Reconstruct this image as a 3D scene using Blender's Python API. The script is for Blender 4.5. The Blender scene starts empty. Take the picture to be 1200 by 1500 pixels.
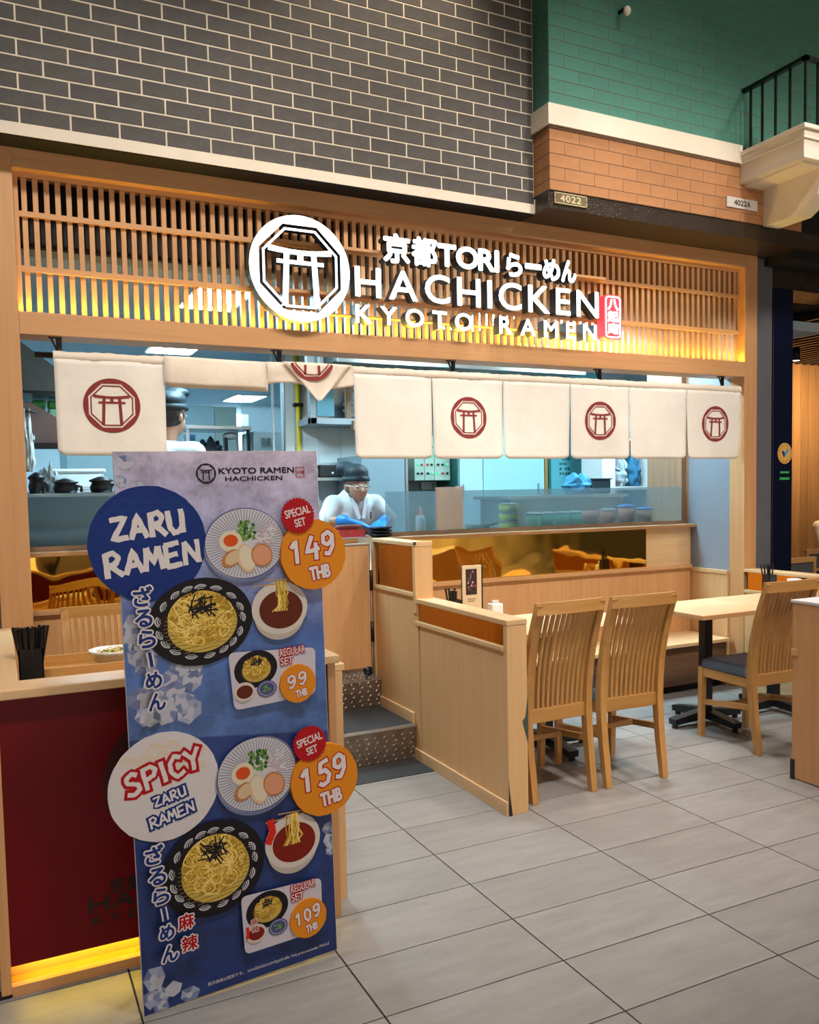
import bpy, bmesh, math, random
from mathutils import Vector, Matrix
random.seed(7)
PI = math.pi
SC = bpy.context.scene
COL = SC.collection

# ---------------------------------------------------------------- camera
def set_camera():
    f, yaw, pitch, roll = 1277.17, 0.475643, -0.062604, -0.017234
    loc = Vector((-1.4976, -2.46947, 1.46357))
    cy, sy, cp, sp = math.cos(yaw), math.sin(yaw), math.cos(pitch), math.sin(pitch)
    fwd = Vector((sy*cp, cy*cp, sp)); right = Vector((cy, -sy, 0)); up = right.cross(fwd)
    r2 = right*math.cos(roll) + up*math.sin(roll); u2 = up*math.cos(roll) - right*math.sin(roll)
    cam = bpy.data.cameras.new('camera'); o = bpy.data.objects.new('camera', cam); COL.objects.link(o)
    m = Matrix((r2, u2, -fwd)).transposed().to_4x4(); m.translation = loc
    o.matrix_world = m
    cam.sensor_fit = 'HORIZONTAL'; cam.sensor_width = 36.0; cam.lens = f/1200*36
    # the photograph is a crop: its optical axis sits at pixel (655.3, 796.3) of 1200 x 1500
    cam.shift_x = -(655.29-600)/1200; cam.shift_y = (796.33-750)/1200
    cam.clip_start = 0.05; cam.clip_end = 100
    SC.camera = o
set_camera()

# ---------------------------------------------------------------- world, lights, exposure
W = bpy.data.worlds.new('mall_ambient'); SC.world = W; W.use_nodes = True
W.node_tree.nodes['Background'].inputs[0].default_value = (1.0, 0.93, 0.86, 1)
W.node_tree.nodes['Background'].inputs[1].default_value = 0.035
SC.view_settings.view_transform = 'Standard'; SC.view_settings.look = 'None'
SC.view_settings.gamma = 1.0; SC.view_settings.use_curve_mapping = False
SC.view_settings.exposure = 0.15
SC.cycles.use_denoising = True
SC.cycles.max_bounces = 8; SC.cycles.diffuse_bounces = 4; SC.cycles.glossy_bounces = 4
SC.cycles.transmission_bounces = 6; SC.cycles.transparent_max_bounces = 8
SC.cycles.sample_clamp_indirect = 4.0
SC.cycles.caustics_reflective = False; SC.cycles.caustics_refractive = False

def area_light(name, loc, target, power, size, color, spread=180):
    l = bpy.data.lights.new(name, 'AREA'); l.energy = power; l.size = size; l.shape = 'DISK'; l.color = color
    l.spread = math.radians(spread)
    o = bpy.data.objects.new(name, l); COL.objects.link(o); o.location = loc
    o.rotation_euler = (Vector(target)-Vector(loc)).to_track_quat('-Z', 'Y').to_euler(); return o
def spot_light(name, loc, target, power, angle, blend, color, size=0.08):
    l = bpy.data.lights.new(name, 'SPOT'); l.energy = power; l.spot_size = math.radians(angle); l.spot_blend = blend
    l.color = color; l.shadow_soft_size = size
    o = bpy.data.objects.new(name, l); COL.objects.link(o); o.location = loc
    o.rotation_euler = (Vector(target)-Vector(loc)).to_track_quat('-Z', 'Y').to_euler(); return o
WARM = (1.0, 0.925, 0.84); NEUT = (1.0, 0.95, 0.9)
# ceiling lamps of the mall hall, above and behind the photographer
for i, (x, y, p) in enumerate([(-1.7, -1.9, 520), (0.3, -1.9, 480), (2.3, -1.9, 450), (4.3, -1.9, 350)]):
    spot_light('hall_ceiling_lamp', (x, y, 6.2), (x*0.8+0.1, 1.6, 0.9), p, 60, 0.5, WARM, 0.22)
# downlights over the seating
for i, (x, y, p) in enumerate([(-0.3, 0.3, 16), (1.6, 1.0, 22), (3.0, 0.7, 16)]):
    area_light('unseen_downlight', (x, y, 5.6), (x, y, 0), p*0.55, 0.35, WARM, 55)
# unseen lamps added behind the photographer, lighting the floor and wall the mirrors reflect
for x in (-3.0, 0.5, 4.0): area_light('unseen_downlight', (x, -5.3, 5.8), (x, -5.9, 0), 210, 0.5, WARM, 85)
# wall washers on the brick storey
spot_light('brick_wall_washer', (0.7, 1.25, 5.0), (0.45, 1.93, 3.62), 85, 70, 0.8, (1.0, 0.83, 0.62), 0.06)
spot_light('green_wall_washer', (2.0, -1.2, 3.9), (2.2, 1.76, 3.10), 150, 36, 0.85, (1.0, 0.88, 0.72), 0.06)

# ---------------------------------------------------------------- materials
MATS = {}
def new_mat(name):
    m = bpy.data.materials.new(name); m.use_nodes = True; MATS[name] = m
    nt = m.node_tree; return m, nt, nt.nodes['Principled BSDF']
def mat(name, col, rough=0.5, metal=0.0, vary=0.0, vscale=8.0, bump=0.0, bscale=60.0, emit=None, estr=0.0,
        trans=0.0, ior=1.45, coat=0.0, spec=0.5, alpha=1.0, stretch=(1, 1, 1), rnd=0.0):
    m, nt, b = new_mat(name); N, L = nt.nodes, nt.links
    c = (*col, 1)
    b.inputs['Base Color'].default_value = c; b.inputs['Roughness'].default_value = rough
    b.inputs['Metallic'].default_value = metal; b.inputs['IOR'].default_value = ior
    b.inputs['Transmission Weight'].default_value = trans; b.inputs['Coat Weight'].default_value = coat
    b.inputs['Specular IOR Level'].default_value = spec; b.inputs['Alpha'].default_value = alpha
    if emit: b.inputs['Emission Color'].default_value = (*emit, 1); b.inputs['Emission Strength'].default_value = estr
    if vary or bump or rnd:
        tc = N.new('ShaderNodeTexCoord'); mp = N.new('ShaderNodeMapping'); mp.inputs['Scale'].default_value = stretch
        L.new(tc.outputs['Object'], mp.inputs['Vector'])
    if vary or rnd:
        out = None
        hsv = N.new('ShaderNodeHueSaturation'); hsv.inputs['Color'].default_value = c
        if vary:
            n = N.new('ShaderNodeTexNoise'); n.inputs['Scale'].default_value = vscale; n.inputs['Detail'].default_value = 4
            L.new(mp.outputs[0], n.inputs['Vector'])
            mr = N.new('ShaderNodeMapRange'); mr.inputs['From Min'].default_value = 0.25; mr.inputs['From Max'].default_value = 0.75
            mr.inputs['To Min'].default_value = 1-vary; mr.inputs['To Max'].default_value = 1+vary
            L.new(n.outputs['Fac'], mr.inputs['Value']); out = mr.outputs[0]
        if rnd:
            oi = N.new('ShaderNodeObjectInfo'); m2 = N.new('ShaderNodeMapRange')
            m2.inputs['To Min'].default_value = 1-rnd; m2.inputs['To Max'].default_value = 1+rnd
            L.new(oi.outputs['Random'], m2.inputs['Value'])
            if out:
                mu = N.new('ShaderNodeMath'); mu.operation = 'MULTIPLY'; L.new(out, mu.inputs[0]); L.new(m2.outputs[0], mu.inputs[1]); out = mu.outputs[0]
            else: out = m2.outputs[0]
        L.new(out, hsv.inputs['Value']); L.new(hsv.outputs[0], b.inputs['Base Color'])
    if bump:
        n2 = N.new('ShaderNodeTexNoise'); n2.inputs['Scale'].default_value = bscale; n2.inputs['Detail'].default_value = 3
        L.new(mp.outputs[0], n2.inputs['Vector'])
        bp = N.new('ShaderNodeBump'); bp.inputs['Strength'].default_value = bump; bp.inputs['Distance'].default_value = 0.01
        L.new(n2.outputs['Fac'], bp.inputs['Height']); L.new(bp.outputs[0], b.inputs['Normal'])
    return m
def wood(name, c1, c2, axis='z', rough=0.42, fine=1.0, rnd=0.06, coat=0.05):
    m, nt, b = new_mat(name); N, L = nt.nodes, nt.links
    tc = N.new('ShaderNodeTexCoord'); mp = N.new('ShaderNodeMapping')
    s = {'x': (0.6, 14, 14), 'y': (14, 0.6, 14), 'z': (14, 14, 0.6)}[axis]
    mp.inputs['Scale'].default_value = tuple(v*fine for v in s); L.new(tc.outputs['Object'], mp.inputs['Vector'])
    oi = N.new('ShaderNodeObjectInfo'); ad = N.new('ShaderNodeVectorMath'); ad.operation = 'SCALE'
    off = N.new('ShaderNodeCombineXYZ'); L.new(oi.outputs['Random'], off.inputs[0]); L.new(oi.outputs['Random'], off.inputs[1]); L.new(oi.outputs['Random'], off.inputs[2])
    L.new(off.outputs[0], ad.inputs[0]); ad.inputs['Scale'].default_value = 9.0
    va = N.new('ShaderNodeVectorMath'); va.operation = 'ADD'; L.new(mp.outputs[0], va.inputs[0]); L.new(ad.outputs[0], va.inputs[1])
    n = N.new('ShaderNodeTexNoise'); n.inputs['Scale'].default_value = 2.2; n.inputs['Detail'].default_value = 6; n.inputs['Roughness'].default_value = 0.65
    n.inputs['Distortion'].default_value = 0.4
    L.new(va.outputs[0], n.inputs['Vector'])
    r = N.new('ShaderNodeValToRGB'); r.color_ramp.elements[0].position = 0.32; r.color_ramp.elements[1].position = 0.68
    r.color_ramp.elements[0].color = (*c2, 1); r.color_ramp.elements[1].color = (*c1, 1)
    L.new(n.outputs['Fac'], r.inputs[0])
    hs = N.new('ShaderNodeHueSaturation'); mr = N.new('ShaderNodeMapRange'); mr.inputs['To Min'].default_value = 1-rnd; mr.inputs['To Max'].default_value = 1+rnd
    L.new(oi.outputs['Random'], mr.inputs['Value']); L.new(mr.outputs[0], hs.inputs['Value']); L.new(r.outputs[0], hs.inputs['Color'])
    L.new(hs.outputs[0], b.inputs['Base Color'])
    b.inputs['Roughness'].default_value = rough; b.inputs['Coat Weight'].default_value = coat
    bp = N.new('ShaderNodeBump'); bp.inputs['Strength'].default_value = 0.08; bp.inputs['Distance'].default_value = 0.004
    L.new(n.outputs['Fac'], bp.inputs['Height']); L.new(bp.outputs[0], b.inputs['Normal'])
    return m
OAK1, OAK2 = (0.62, 0.335, 0.150), (0.54, 0.275, 0.116)
wood('oak_z', OAK1, OAK2, 'z'); wood('oak_x', OAK1, OAK2, 'x'); wood('oak_y', OAK1, OAK2, 'y')
wood('pale_z', (0.67, 0.42, 0.205), (0.60, 0.36, 0.165), 'z'); wood('pale_x', (0.68, 0.45, 0.24), (0.60, 0.38, 0.19), 'x')
wood('pale_y', (0.68, 0.45, 0.24), (0.60, 0.38, 0.19), 'y')
wood('chair_wood', (0.54, 0.28, 0.085), (0.42, 0.20, 0.055), 'z', rough=0.35, coat=0.15)
wood('chair_wood_x', (0.54, 0.28, 0.085), (0.42, 0.20, 0.055), 'x', rough=0.35, coat=0.15)
wood('chair_wood_y', (0.54, 0.28, 0.085), (0.42, 0.20, 0.055), 'y', rough=0.35, coat=0.15)
wood('brown_z', (0.36, 0.21, 0.125), (0.27, 0.15, 0.085), 'z'); wood('brown_x', (0.42, 0.25, 0.15), (0.33, 0.185, 0.105), 'x')
wood('far_wood', (0.50, 0.26, 0.10), (0.36, 0.17, 0.06), 'z', rnd=0.15)
mat('grey_brick', (0.080, 0.075, 0.072), 0.75, vary=0.22, vscale=14, bump=0.25, bscale=120, rnd=0.10)
mat('pale_mortar', (0.66, 0.58, 0.46), 0.9, vary=0.12, vscale=9)
mat('orange_brick', (0.40, 0.185, 0.078), 0.8, vary=0.10, vscale=12, bump=0.2, bscale=150, rnd=0.05)
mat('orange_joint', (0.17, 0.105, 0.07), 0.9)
mat('green_brick', (0.066, 0.215, 0.168), 0.75, vary=0.08, vscale=10, bump=0.2, bscale=150, rnd=0.04)
mat('green_joint', (0.15, 0.15, 0.105), 0.9)
mat('cream_plaster', (0.74, 0.66, 0.55), 0.8, vary=0.05, vscale=6)
mat('dark_beam', (0.035, 0.025, 0.02), 0.22, vary=0.2, bump=0.35, bscale=90)
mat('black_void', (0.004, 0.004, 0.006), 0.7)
mat('dark_grey_paint', (0.10, 0.095, 0.10), 0.55, vary=0.08)
mat('column_grey', (0.115, 0.115, 0.135), 0.5, vary=0.1, vscale=3)
mat('navy_glass', (0.004, 0.006, 0.022), 0.12)
mat('wall_bluegrey', (0.22, 0.24, 0.285), 0.6, vary=0.03)
mat('black_metal', (0.012, 0.012, 0.014), 0.4, metal=0.3)
mat('black_plastic', (0.012, 0.012, 0.013), 0.35)
mat('rail_metal', (0.02, 0.028, 0.024), 0.3, metal=0.6)
mat('canvas', (0.86, 0.815, 0.755), 0.9, vary=0.05, vscale=7, bump=0.8, bscale=6)
mat('canvas_warm', (0.84, 0.745, 0.64), 0.9, vary=0.05, vscale=7, bump=0.5, bscale=14)
mat('logo_red', (0.25, 0.035, 0.035), 0.85, vary=0.08, vscale=30)
mat('sign_white', (0.9, 0.95, 1.0), 0.4, emit=(0.80, 0.93, 1.0), estr=2.6)
mat('sign_side', (0.010, 0.026, 0.05), 0.35)
mat('sign_red', (0.55, 0.03, 0.04), 0.4, emit=(0.9, 0.06, 0.08), estr=0.9)
mat('led_yellow', (1.0, 0.8, 0.2), 0.5, emit=(1.0, 0.70, 0.09), estr=130.0)
mat('led_kick', (1.0, 0.8, 0.2), 0.5, emit=(1.0, 0.72, 0.015), estr=26.0)
mat('led_panel', (1, 1, 1), 0.5, emit=(0.56, 0.86, 1.0), estr=100.0)
mat('red_panel', (0.125, 0.001, 0.004), 0.42, vary=0.06, spec=0.25)
mat('red_emblem', (0.045, 0.003, 0.004), 0.5)
mat('panel_ink', (0.010, 0.004, 0.004), 0.6)
mat('dark_mat', (0.028, 0.029, 0.032), 0.85, vary=0.15, vscale=20, bump=0.4, bscale=300)
mat('diamond_steel', (0.24, 0.19, 0.155), 0.38, metal=0.9, vary=0.3, vscale=9)
mat('steel', (0.55, 0.58, 0.6), 0.28, metal=0.95, vary=0.08, vscale=5)
mat('steel_dull', (0.30, 0.33, 0.35), 0.45, metal=0.7, vary=0.15, vscale=3)
mat('tile_white', (0.72, 0.80, 0.83), 0.3, vary=0.04)
mat('kitchen_wall', (0.66, 0.76, 0.80), 0.6, vary=0.03)
mat('kitchen_ceiling', (0.40, 0.52, 0.60), 0.8)
mat('white_paint', (0.8, 0.82, 0.82), 0.45)
mat('white_plastic', (0.78, 0.8, 0.82), 0.35)
mat('navy_leather', (0.006, 0.008, 0.017), 0.48, bump=0.2, bscale=120)
mat('grey_fabric', (0.075, 0.075, 0.085), 0.8)
mat('white_top', (0.70, 0.70, 0.74), 0.25)
mat('skin', (0.50, 0.28, 0.19), 0.5, vary=0.05); mat('skin_dark', (0.36, 0.19, 0.12), 0.5, vary=0.05)
mat('hair', (0.010, 0.008, 0.008), 0.5)
mat('chef_white', (0.56, 0.60, 0.63), 0.85, bump=0.5, bscale=22)
mat('cap_teal', (0.004, 0.015, 0.024), 0.6, vary=0.2); mat('glove_blue', (0.02, 0.22, 0.72), 0.4, bump=0.3, bscale=60)
mat('glass_clear', (0.9, 0.95, 0.97), 0.05, trans=1.0, ior=1.1)
mat('paper', (0.66, 0.57, 0.54), 0.8); mat('lens', (0.6, 0.65, 0.7), 0.1, trans=0.9)

def floor_tile_mat():
    m, nt, b = new_mat('floor_tile'); N, L = nt.nodes, nt.links
    tc = N.new('ShaderNodeTexCoord'); mp = N.new('ShaderNodeMapping'); mp.inputs['Scale'].default_value = (2.0, 9, 1)
    oi = N.new('ShaderNodeObjectInfo'); mu = N.new('ShaderNodeMath'); mu.operation = 'MULTIPLY'; mu.inputs[1].default_value = 37
    L.new(oi.outputs['Random'], mu.inputs[0]); cx = N.new('ShaderNodeCombineXYZ'); L.new(mu.outputs[0], cx.inputs[2]); L.new(mu.outputs[0], cx.inputs[0])
    va = N.new('ShaderNodeVectorMath'); va.operation = 'ADD'; L.new(tc.outputs['Object'], mp.inputs['Vector']); L.new(mp.outputs[0], va.inputs[0]); L.new(cx.outputs[0], va.inputs[1])
    n = N.new('ShaderNodeTexNoise'); n.inputs['Scale'].default_value = 2.0; n.inputs['Detail'].default_value = 8; n.inputs['Roughness'].default_value = 0.7
    L.new(va.outputs[0], n.inputs['Vector'])
    r = N.new('ShaderNodeValToRGB'); e = r.color_ramp.elements; e[0].position = 0.3; e[1].position = 0.7
    e[0].color = (0.195, 0.185, 0.178, 1); e[1].color = (0.268, 0.254, 0.243, 1)
    L.new(n.outputs['Fac'], r.inputs[0])
    hs = N.new('ShaderNodeHueSaturation'); mr = N.new('ShaderNodeMapRange'); mr.inputs['To Min'].default_value = 0.95; mr.inputs['To Max'].default_value = 1.05
    L.new(oi.outputs['Random'], mr.inputs['Value']); L.new(mr.outputs[0], hs.inputs['Value']); L.new(r.outputs[0], hs.inputs['Color'])
    L.new(hs.outputs[0], b.inputs['Base Color'])
    b.inputs['Roughness'].default_value = 0.42
    bp = N.new('ShaderNodeBump'); bp.inputs['Strength'].default_value = 0.06; L.new(n.outputs['Fac'], bp.inputs['Height']); bp.inputs['Distance'].default_value = 0.01
    L.new(bp.outputs[0], b.inputs['Normal'])
floor_tile_mat()
mat('grout', (0.045, 0.042, 0.04), 0.9)
def amber_mat(name, col, bstr, bscale):
    m, nt, b = new_mat(name); N, L = nt.nodes, nt.links
    b.inputs['Base Color'].default_value = (*col, 1); b.inputs['Metallic'].default_value = 1.0; b.inputs['Roughness'].default_value = 0.03
    tc = N.new('ShaderNodeTexCoord'); n = N.new('ShaderNodeTexNoise'); n.inputs['Scale'].default_value = bscale; n.inputs['Detail'].default_value = 0.5
    L.new(tc.outputs['Object'], n.inputs['Vector'])
    bp = N.new('ShaderNodeBump'); bp.inputs['Strength'].default_value = bstr; bp.inputs['Distance'].default_value = 0.02
    L.new(n.outputs['Fac'], bp.inputs['Height']); L.new(bp.outputs[0], b.inputs['Normal'])
amber_mat('amber_mirror', (1.0, 0.56, 0.10), 0.30, 4.5); amber_mat('amber_strip', (0.44, 0.21, 0.022), 0.04, 5.0)

def frost_mat():
    m, nt, b = new_mat('frost'); N, L = nt.nodes, nt.links
    b.inputs['Base Color'].default_value = (0.80, 0.92, 0.95, 1); b.inputs['Roughness'].default_value = 0.15; b.inputs['Transmission Weight'].default_value = 1.0; b.inputs['IOR'].default_value = 1.06
    t = N.new('ShaderNodeBsdfTranslucent'); t.inputs['Color'].default_value = (0.72, 0.84, 0.88, 1)
    mx = N.new('ShaderNodeMixShader'); mx.inputs[0].default_value = 0.24; L.new(b.outputs[0], mx.inputs[1]); L.new(t.outputs[0], mx.inputs[2])
    L.new(mx.outputs[0], N['Material Output'].inputs['Surface'])
frost_mat()

# ---------------------------------------------------------------- helpers
ORG = {}
class MB:
    """collects shapes in one bmesh; build() links them as one mesh object"""
    def __init__(s): s.bm = bmesh.new(); s.mi = 0
    def _f(s, vs):
        try:
            f = s.bm.faces.new(vs); f.material_index = s.mi; return f
        except ValueError: return None
    def box(s, x0, x1, y0, y1, z0, z1, bev=0.0):
        if bev:
            t = bmesh.new(); bmesh.ops.create_cube(t, size=1.0)
            for v in t.verts: v.co = Vector(((x0+x1)/2+v.co.x*(x1-x0), (y0+y1)/2+v.co.y*(y1-y0), (z0+z1)/2+v.co.z*(z1-z0)))
            bmesh.ops.bevel(t, geom=t.edges[:], offset=bev, segments=2, affect='EDGES', profile=0.5)
            s.merge(t); return s
        v = [s.bm.verts.new((x, y, z)) for z in (z0, z1) for y in (y0, y1) for x in (x0, x1)]
        for q in ((0, 2, 3, 1), (4, 5, 7, 6), (0, 1, 5, 4), (2, 6, 7, 3), (0, 4, 6, 2), (1, 3, 7, 5)): s._f([v[i] for i in q])
        return s
    def merge(s, t):
        mp = {v: s.bm.verts.new(v.co) for v in t.verts}
        for f in t.faces: s._f([mp[v] for v in f.verts])
        t.free()
    def tube(s, pts, rs, n=10, cap=True, up=None):
        """round tube through points; rs one radius or one per point"""
        pts = [Vector(p) for p in pts]
        if not hasattr(rs, '__len__'): rs = [rs]*len(pts)
        rings = []
        for i, p in enumerate(pts):
            d = (pts[min(i+1, len(pts)-1)]-pts[max(i-1, 0)]).normalized()
            a = Vector((0, 0, 1)) if abs(d.z) < 0.9 else Vector((1, 0, 0))
            u = d.cross(a).normalized(); w = d.cross(u)
            rings.append([s.bm.verts.new(p+(u*math.cos(2*PI*k/n)+w*math.sin(2*PI*k/n))*rs[i]) for k in range(n)])
        for a, b in zip(rings, rings[1:]):
            for k in range(n): s._f([a[k], a[(k+1) % n], b[(k+1) % n], b[k]])
        if cap: s._f(rings[0][::-1]); s._f(rings[-1])
        return s
    def sweep(s, pts, w, d, side=(1, 0, 0)):
        """rectangular bar along points; w across `side`, d across the other way; scalars or one per point"""
        pts = [Vector(p) for p in pts]; side = Vector(side)
        if not hasattr(w, '__len__'): w = [w]*len(pts)
        if not hasattr(d, '__len__'): d = [d]*len(pts)
        rings = []
        for i, p in enumerate(pts):
            t = (pts[min(i+1, len(pts)-1)]-pts[max(i-1, 0)]).normalized()
            o = t.cross(side).normalized()
            rings.append([s.bm.verts.new(p+side*(a*w[i]/2)+o*(b*d[i]/2)) for a, b in ((-1, -1), (1, -1), (1, 1), (-1, 1))])
        for a, b in zip(rings, rings[1:]):
            for k in range(4): s._f([a[k], a[(k+1) % 4], b[(k+1) % 4], b[k]])
        s._f(rings[0][::-1]); s._f(rings[-1]); return s
    def lathe(s, prof, c=(0, 0, 0), n=24):
        """profile [(r, z)] turned about the vertical through c"""
        rings = []
        for r, z in prof:
            if r < 1e-5: rings.append([s.bm.verts.new((c[0], c[1], c[2]+z))])
            else: rings.append([s.bm.verts.new((c[0]+r*math.cos(2*PI*k/n), c[1]+r*math.sin(2*PI*k/n), c[2]+z)) for k in range(n)])
        for a, b in zip(rings, rings[1:]):
            for k in range(n):
                if len(a) == 1 and len(b) == 1: continue
                if len(a) == 1: s._f([a[0], b[(k+1) % n], b[k]])
                elif len(b) == 1: s._f([a[k], a[(k+1) % n], b[0]])
                else: s._f([a[k], a[(k+1) % n], b[(k+1) % n], b[k]])
        return s
    def prism(s, pts, vec):
        """planar outline (list of 3D points) extruded by vec"""
        vec = Vector(vec); a = [s.bm.verts.new(p) for p in pts]; b = [s.bm.verts.new(Vector(p)+vec) for p in pts]
        s._f(a[::-1]); s._f(b); n = len(pts)
        for k in range(n): s._f([a[k], a[(k+1) % n], b[(k+1) % n], b[k]])
        return s
    def quad(s, *p): s._f([s.bm.verts.new(q) for q in p]); return s
    def grid(s, fn, nu, nv, thick=None):
        g = [[s.bm.verts.new(fn(i/nu, j/nv)) for j in range(nv+1)] for i in range(nu+1)]
        for i in range(nu):
            for j in range(nv): s._f([g[i][j], g[i+1][j], g[i+1][j+1], g[i][j+1]])
        return s
    def ellipsoid(s, c, r, n=16, m=10):
        return s.merge_fn(lambda t: bmesh.ops.create_uvsphere(t, u_segments=n, v_segments=m, radius=1.0), lambda v: Vector((c[0]+v.x*r[0], c[1]+v.y*r[1], c[2]+v.z*r[2])))
    def merge_fn(s, make, tf):
        t = bmesh.new(); make(t)
        for v in t.verts: v.co = tf(v.co)
        s.merge(t); return s
    def build(s, name, mats, parent=None, world=False, smooth=False, solid=0.0, normals=True):
        if normals: bmesh.ops.recalc_face_normals(s.bm, faces=s.bm.faces[:])
        me = bpy.data.meshes.new(name)
        if world and parent is not None:
            off = ORG.get(parent.name, Vector((0, 0, 0)))
            for v in s.bm.verts: v.co -= off
        s.bm.to_mesh(me); s.bm.free()
        for mm in (mats if isinstance(mats, (list, tuple)) else [mats]): me.materials.append(MATS[mm])
        if smooth: me.polygons.foreach_set('use_smooth', [True]*len(me.polygons))
        o = bpy.data.objects.new(name, me); COL.objects.link(o)
        if parent is not None:
            o.parent = parent; ORG[o.name] = ORG.get(parent.name, Vector((0, 0, 0)))
        if solid:
            md = o.modifiers.new('thickness', 'SOLIDIFY'); md.thickness = solid; md.offset = 0
        return o
def tag(o, label=None, cat=None, group=None, kind=None):
    if label: o['label'] = label
    if cat: o['category'] = cat
    if group: o['group'] = group
    if kind: o['kind'] = kind
    return o
def thing(name, label, cat, loc=(0, 0, 0), rz=0.0, group=None, kind=None):
    o = bpy.data.objects.new(name, None); COL.objects.link(o); o.empty_display_size = 0.1
    o.location = loc; o.rotation_euler = (0, 0, rz); ORG[o.name] = Vector(loc)
    return tag(o, label, cat, group, kind)
def inst(name, me, parent, loc, rot=None, scale=None):
    """one more object that shares mesh data"""
    o = bpy.data.objects.new(name, me); COL.objects.link(o); o.parent = parent; o.location = loc
    if rot: o.rotation_euler = rot
    if scale: o.scale = scale
    return o
def copy_tree(o, parent=None):
    c = o.copy(); COL.objects.link(c); c.parent = parent
    for ch in list(o.children): copy_tree(ch, c)
    return c
def struct(o): o['kind'] = 'structure'; return o
def box_obj(name, m, x0, x1, y0, y1, z0, z1, parent=None, bev=0.0, world=False):
    return MB().box(x0, x1, y0, y1, z0, z1, bev).build(name, m, parent, world)

_txt = {}
def text_mesh(body, extrude=0.0, offset=0.0, shear=0.0):
    """glyph outlines as a mesh in the XY plane, height of a capital about 0.7"""
    c = bpy.data.curves.new('glyph', 'FONT'); c.body = body; c.size = 1.0; c.extrude = extrude; c.offset = offset; c.resolution_u = 4; c.shear = shear
    o = bpy.data.objects.new('glyph', c); COL.objects.link(o)
    dg = bpy.context.evaluated_depsgraph_get(); dg.update()
    me = bpy.data.meshes.new_from_object(o.evaluated_get(dg))
    bpy.data.objects.remove(o); bpy.data.curves.remove(c)
    return me
def bounds(me):
    xs = [v.co.x for v in me.vertices]; ys = [v.co.y for v in me.vertices]
    return min(xs), max(xs), min(ys), max(ys)
def add_text(mb, body, fn, w, h, offset=0.0, depth=0.0, keep=False, shear=0.0, ncopy=8):
    """adds text fitted to w x h (keep: height only, w is a maximum) through fn(u, v, t) -> 3D"""
    me = text_mesh(body, 0.5 if depth else 0.0, 0.0, shear); x0, x1, y0, y1 = bounds(me)
    sx, sy = w/(x1-x0), h/(y1-y0)
    if keep: sx = min(sx, sy)
    # heavier strokes: the same glyph again, shifted around a small circle
    shifts = [(0, 0)]+([(offset*math.cos(2*PI*k/ncopy), offset*math.sin(2*PI*k/ncopy)) for k in range(ncopy)] if offset else [])
    for i, (dx, dy) in enumerate(shifts):
        vs = [mb.bm.verts.new(fn((v.co.x-x0)*sx+dx, (v.co.y-y0)*sy+dy, v.co.z*depth+4e-6*i)) for v in me.vertices]
        for p in me.polygons: mb._f([vs[i] for i in p.vertices])
    bpy.data.meshes.remove(me); return (x1-x0)*sx

# ---- the shop's emblem: ring with an eight-sided window, eight-sided line, gate with two beams
def octa(r): return [(r/math.cos(PI/8)*math.cos(PI/8+k*PI/4), r/math.cos(PI/8)*math.sin(PI/8+k*PI/4)) for k in range(8)]
def oct_at(a, ap):
    a = (a+PI/8) % (PI/4)-PI/8
    return ap/math.cos(a)
def emblem_quads(n=64):
    """(ring, line, gate) as lists of quads on the unit disc"""
    ring, line, gate = [], [], []
    for k in range(n):
        a, b = 2*PI*k/n, 2*PI*(k+1)/n
        def p(t, r): return (r*math.cos(t), r*math.sin(t))
        ring.append((p(a, oct_at(a, 0.81)), p(a, 1.0), p(b, 1.0), p(b, oct_at(b, 0.81))))
        line.append((p(a, oct_at(a, 0.70)), p(a, oct_at(a, 0.745)), p(b, oct_at(b, 0.745)), p(b, oct_at(b, 0.70))))
    def bar(x0, x1, f0, f1, m):
        for i in range(m):
            a, b = x0+(x1-x0)*i/m, x0+(x1-x0)*(i+1)/m
            gate.append(((a, f0(a)), (b, f0(b)), (b, f1(b)), (a, f1(a))))
    bar(-0.63, 0.63, lambda x: 0.255+0.10*x*x, lambda x: 0.345+0.16*x*x, 12)
    bar(-0.47, 0.47, lambda x: 0.075, lambda x: 0.15, 8)
    bar(-0.06, 0.06, lambda x: 0.13, lambda x: 0.27, 1)
    for s in (-1, 1):
        for i in range(5):
            z0, z1 = 0.27-(0.27+0.72)*i/5, 0.27-(0.27+0.72)*(i+1)/5
            c0, c1 = s*(0.27+0.05*(0.27-z0)), s*(0.27+0.05*(0.27-z1))
            gate.append(((c0-0.055, z0), (c0+0.055, z0), (c1+0.055, z1), (c1-0.055, z1)))
    return ring, line, gate
def add_flat(mb, quads, fn):
    for q in quads: mb.quad(*[fn(u, v) for u, v in q])
def add_solid(mb, quads, fn, d):
    """quads thickened along fn's third argument, 0..d"""
    for q in quads:
        a = [mb.bm.verts.new(fn(u, v, 0)) for u, v in q]; b = [mb.bm.verts.new(fn(u, v, d)) for u, v in q]
        mb.mi = 0; mb._f(a); mb.mi = 1; mb._f(b[::-1])
        for k in range(4): mb._f([a[k], b[k], b[(k+1) % 4], a[(k+1) % 4]])
    mb.mi = 0

# ================================================================ setting
F = 2.061                       # plane of the shop front
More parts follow.
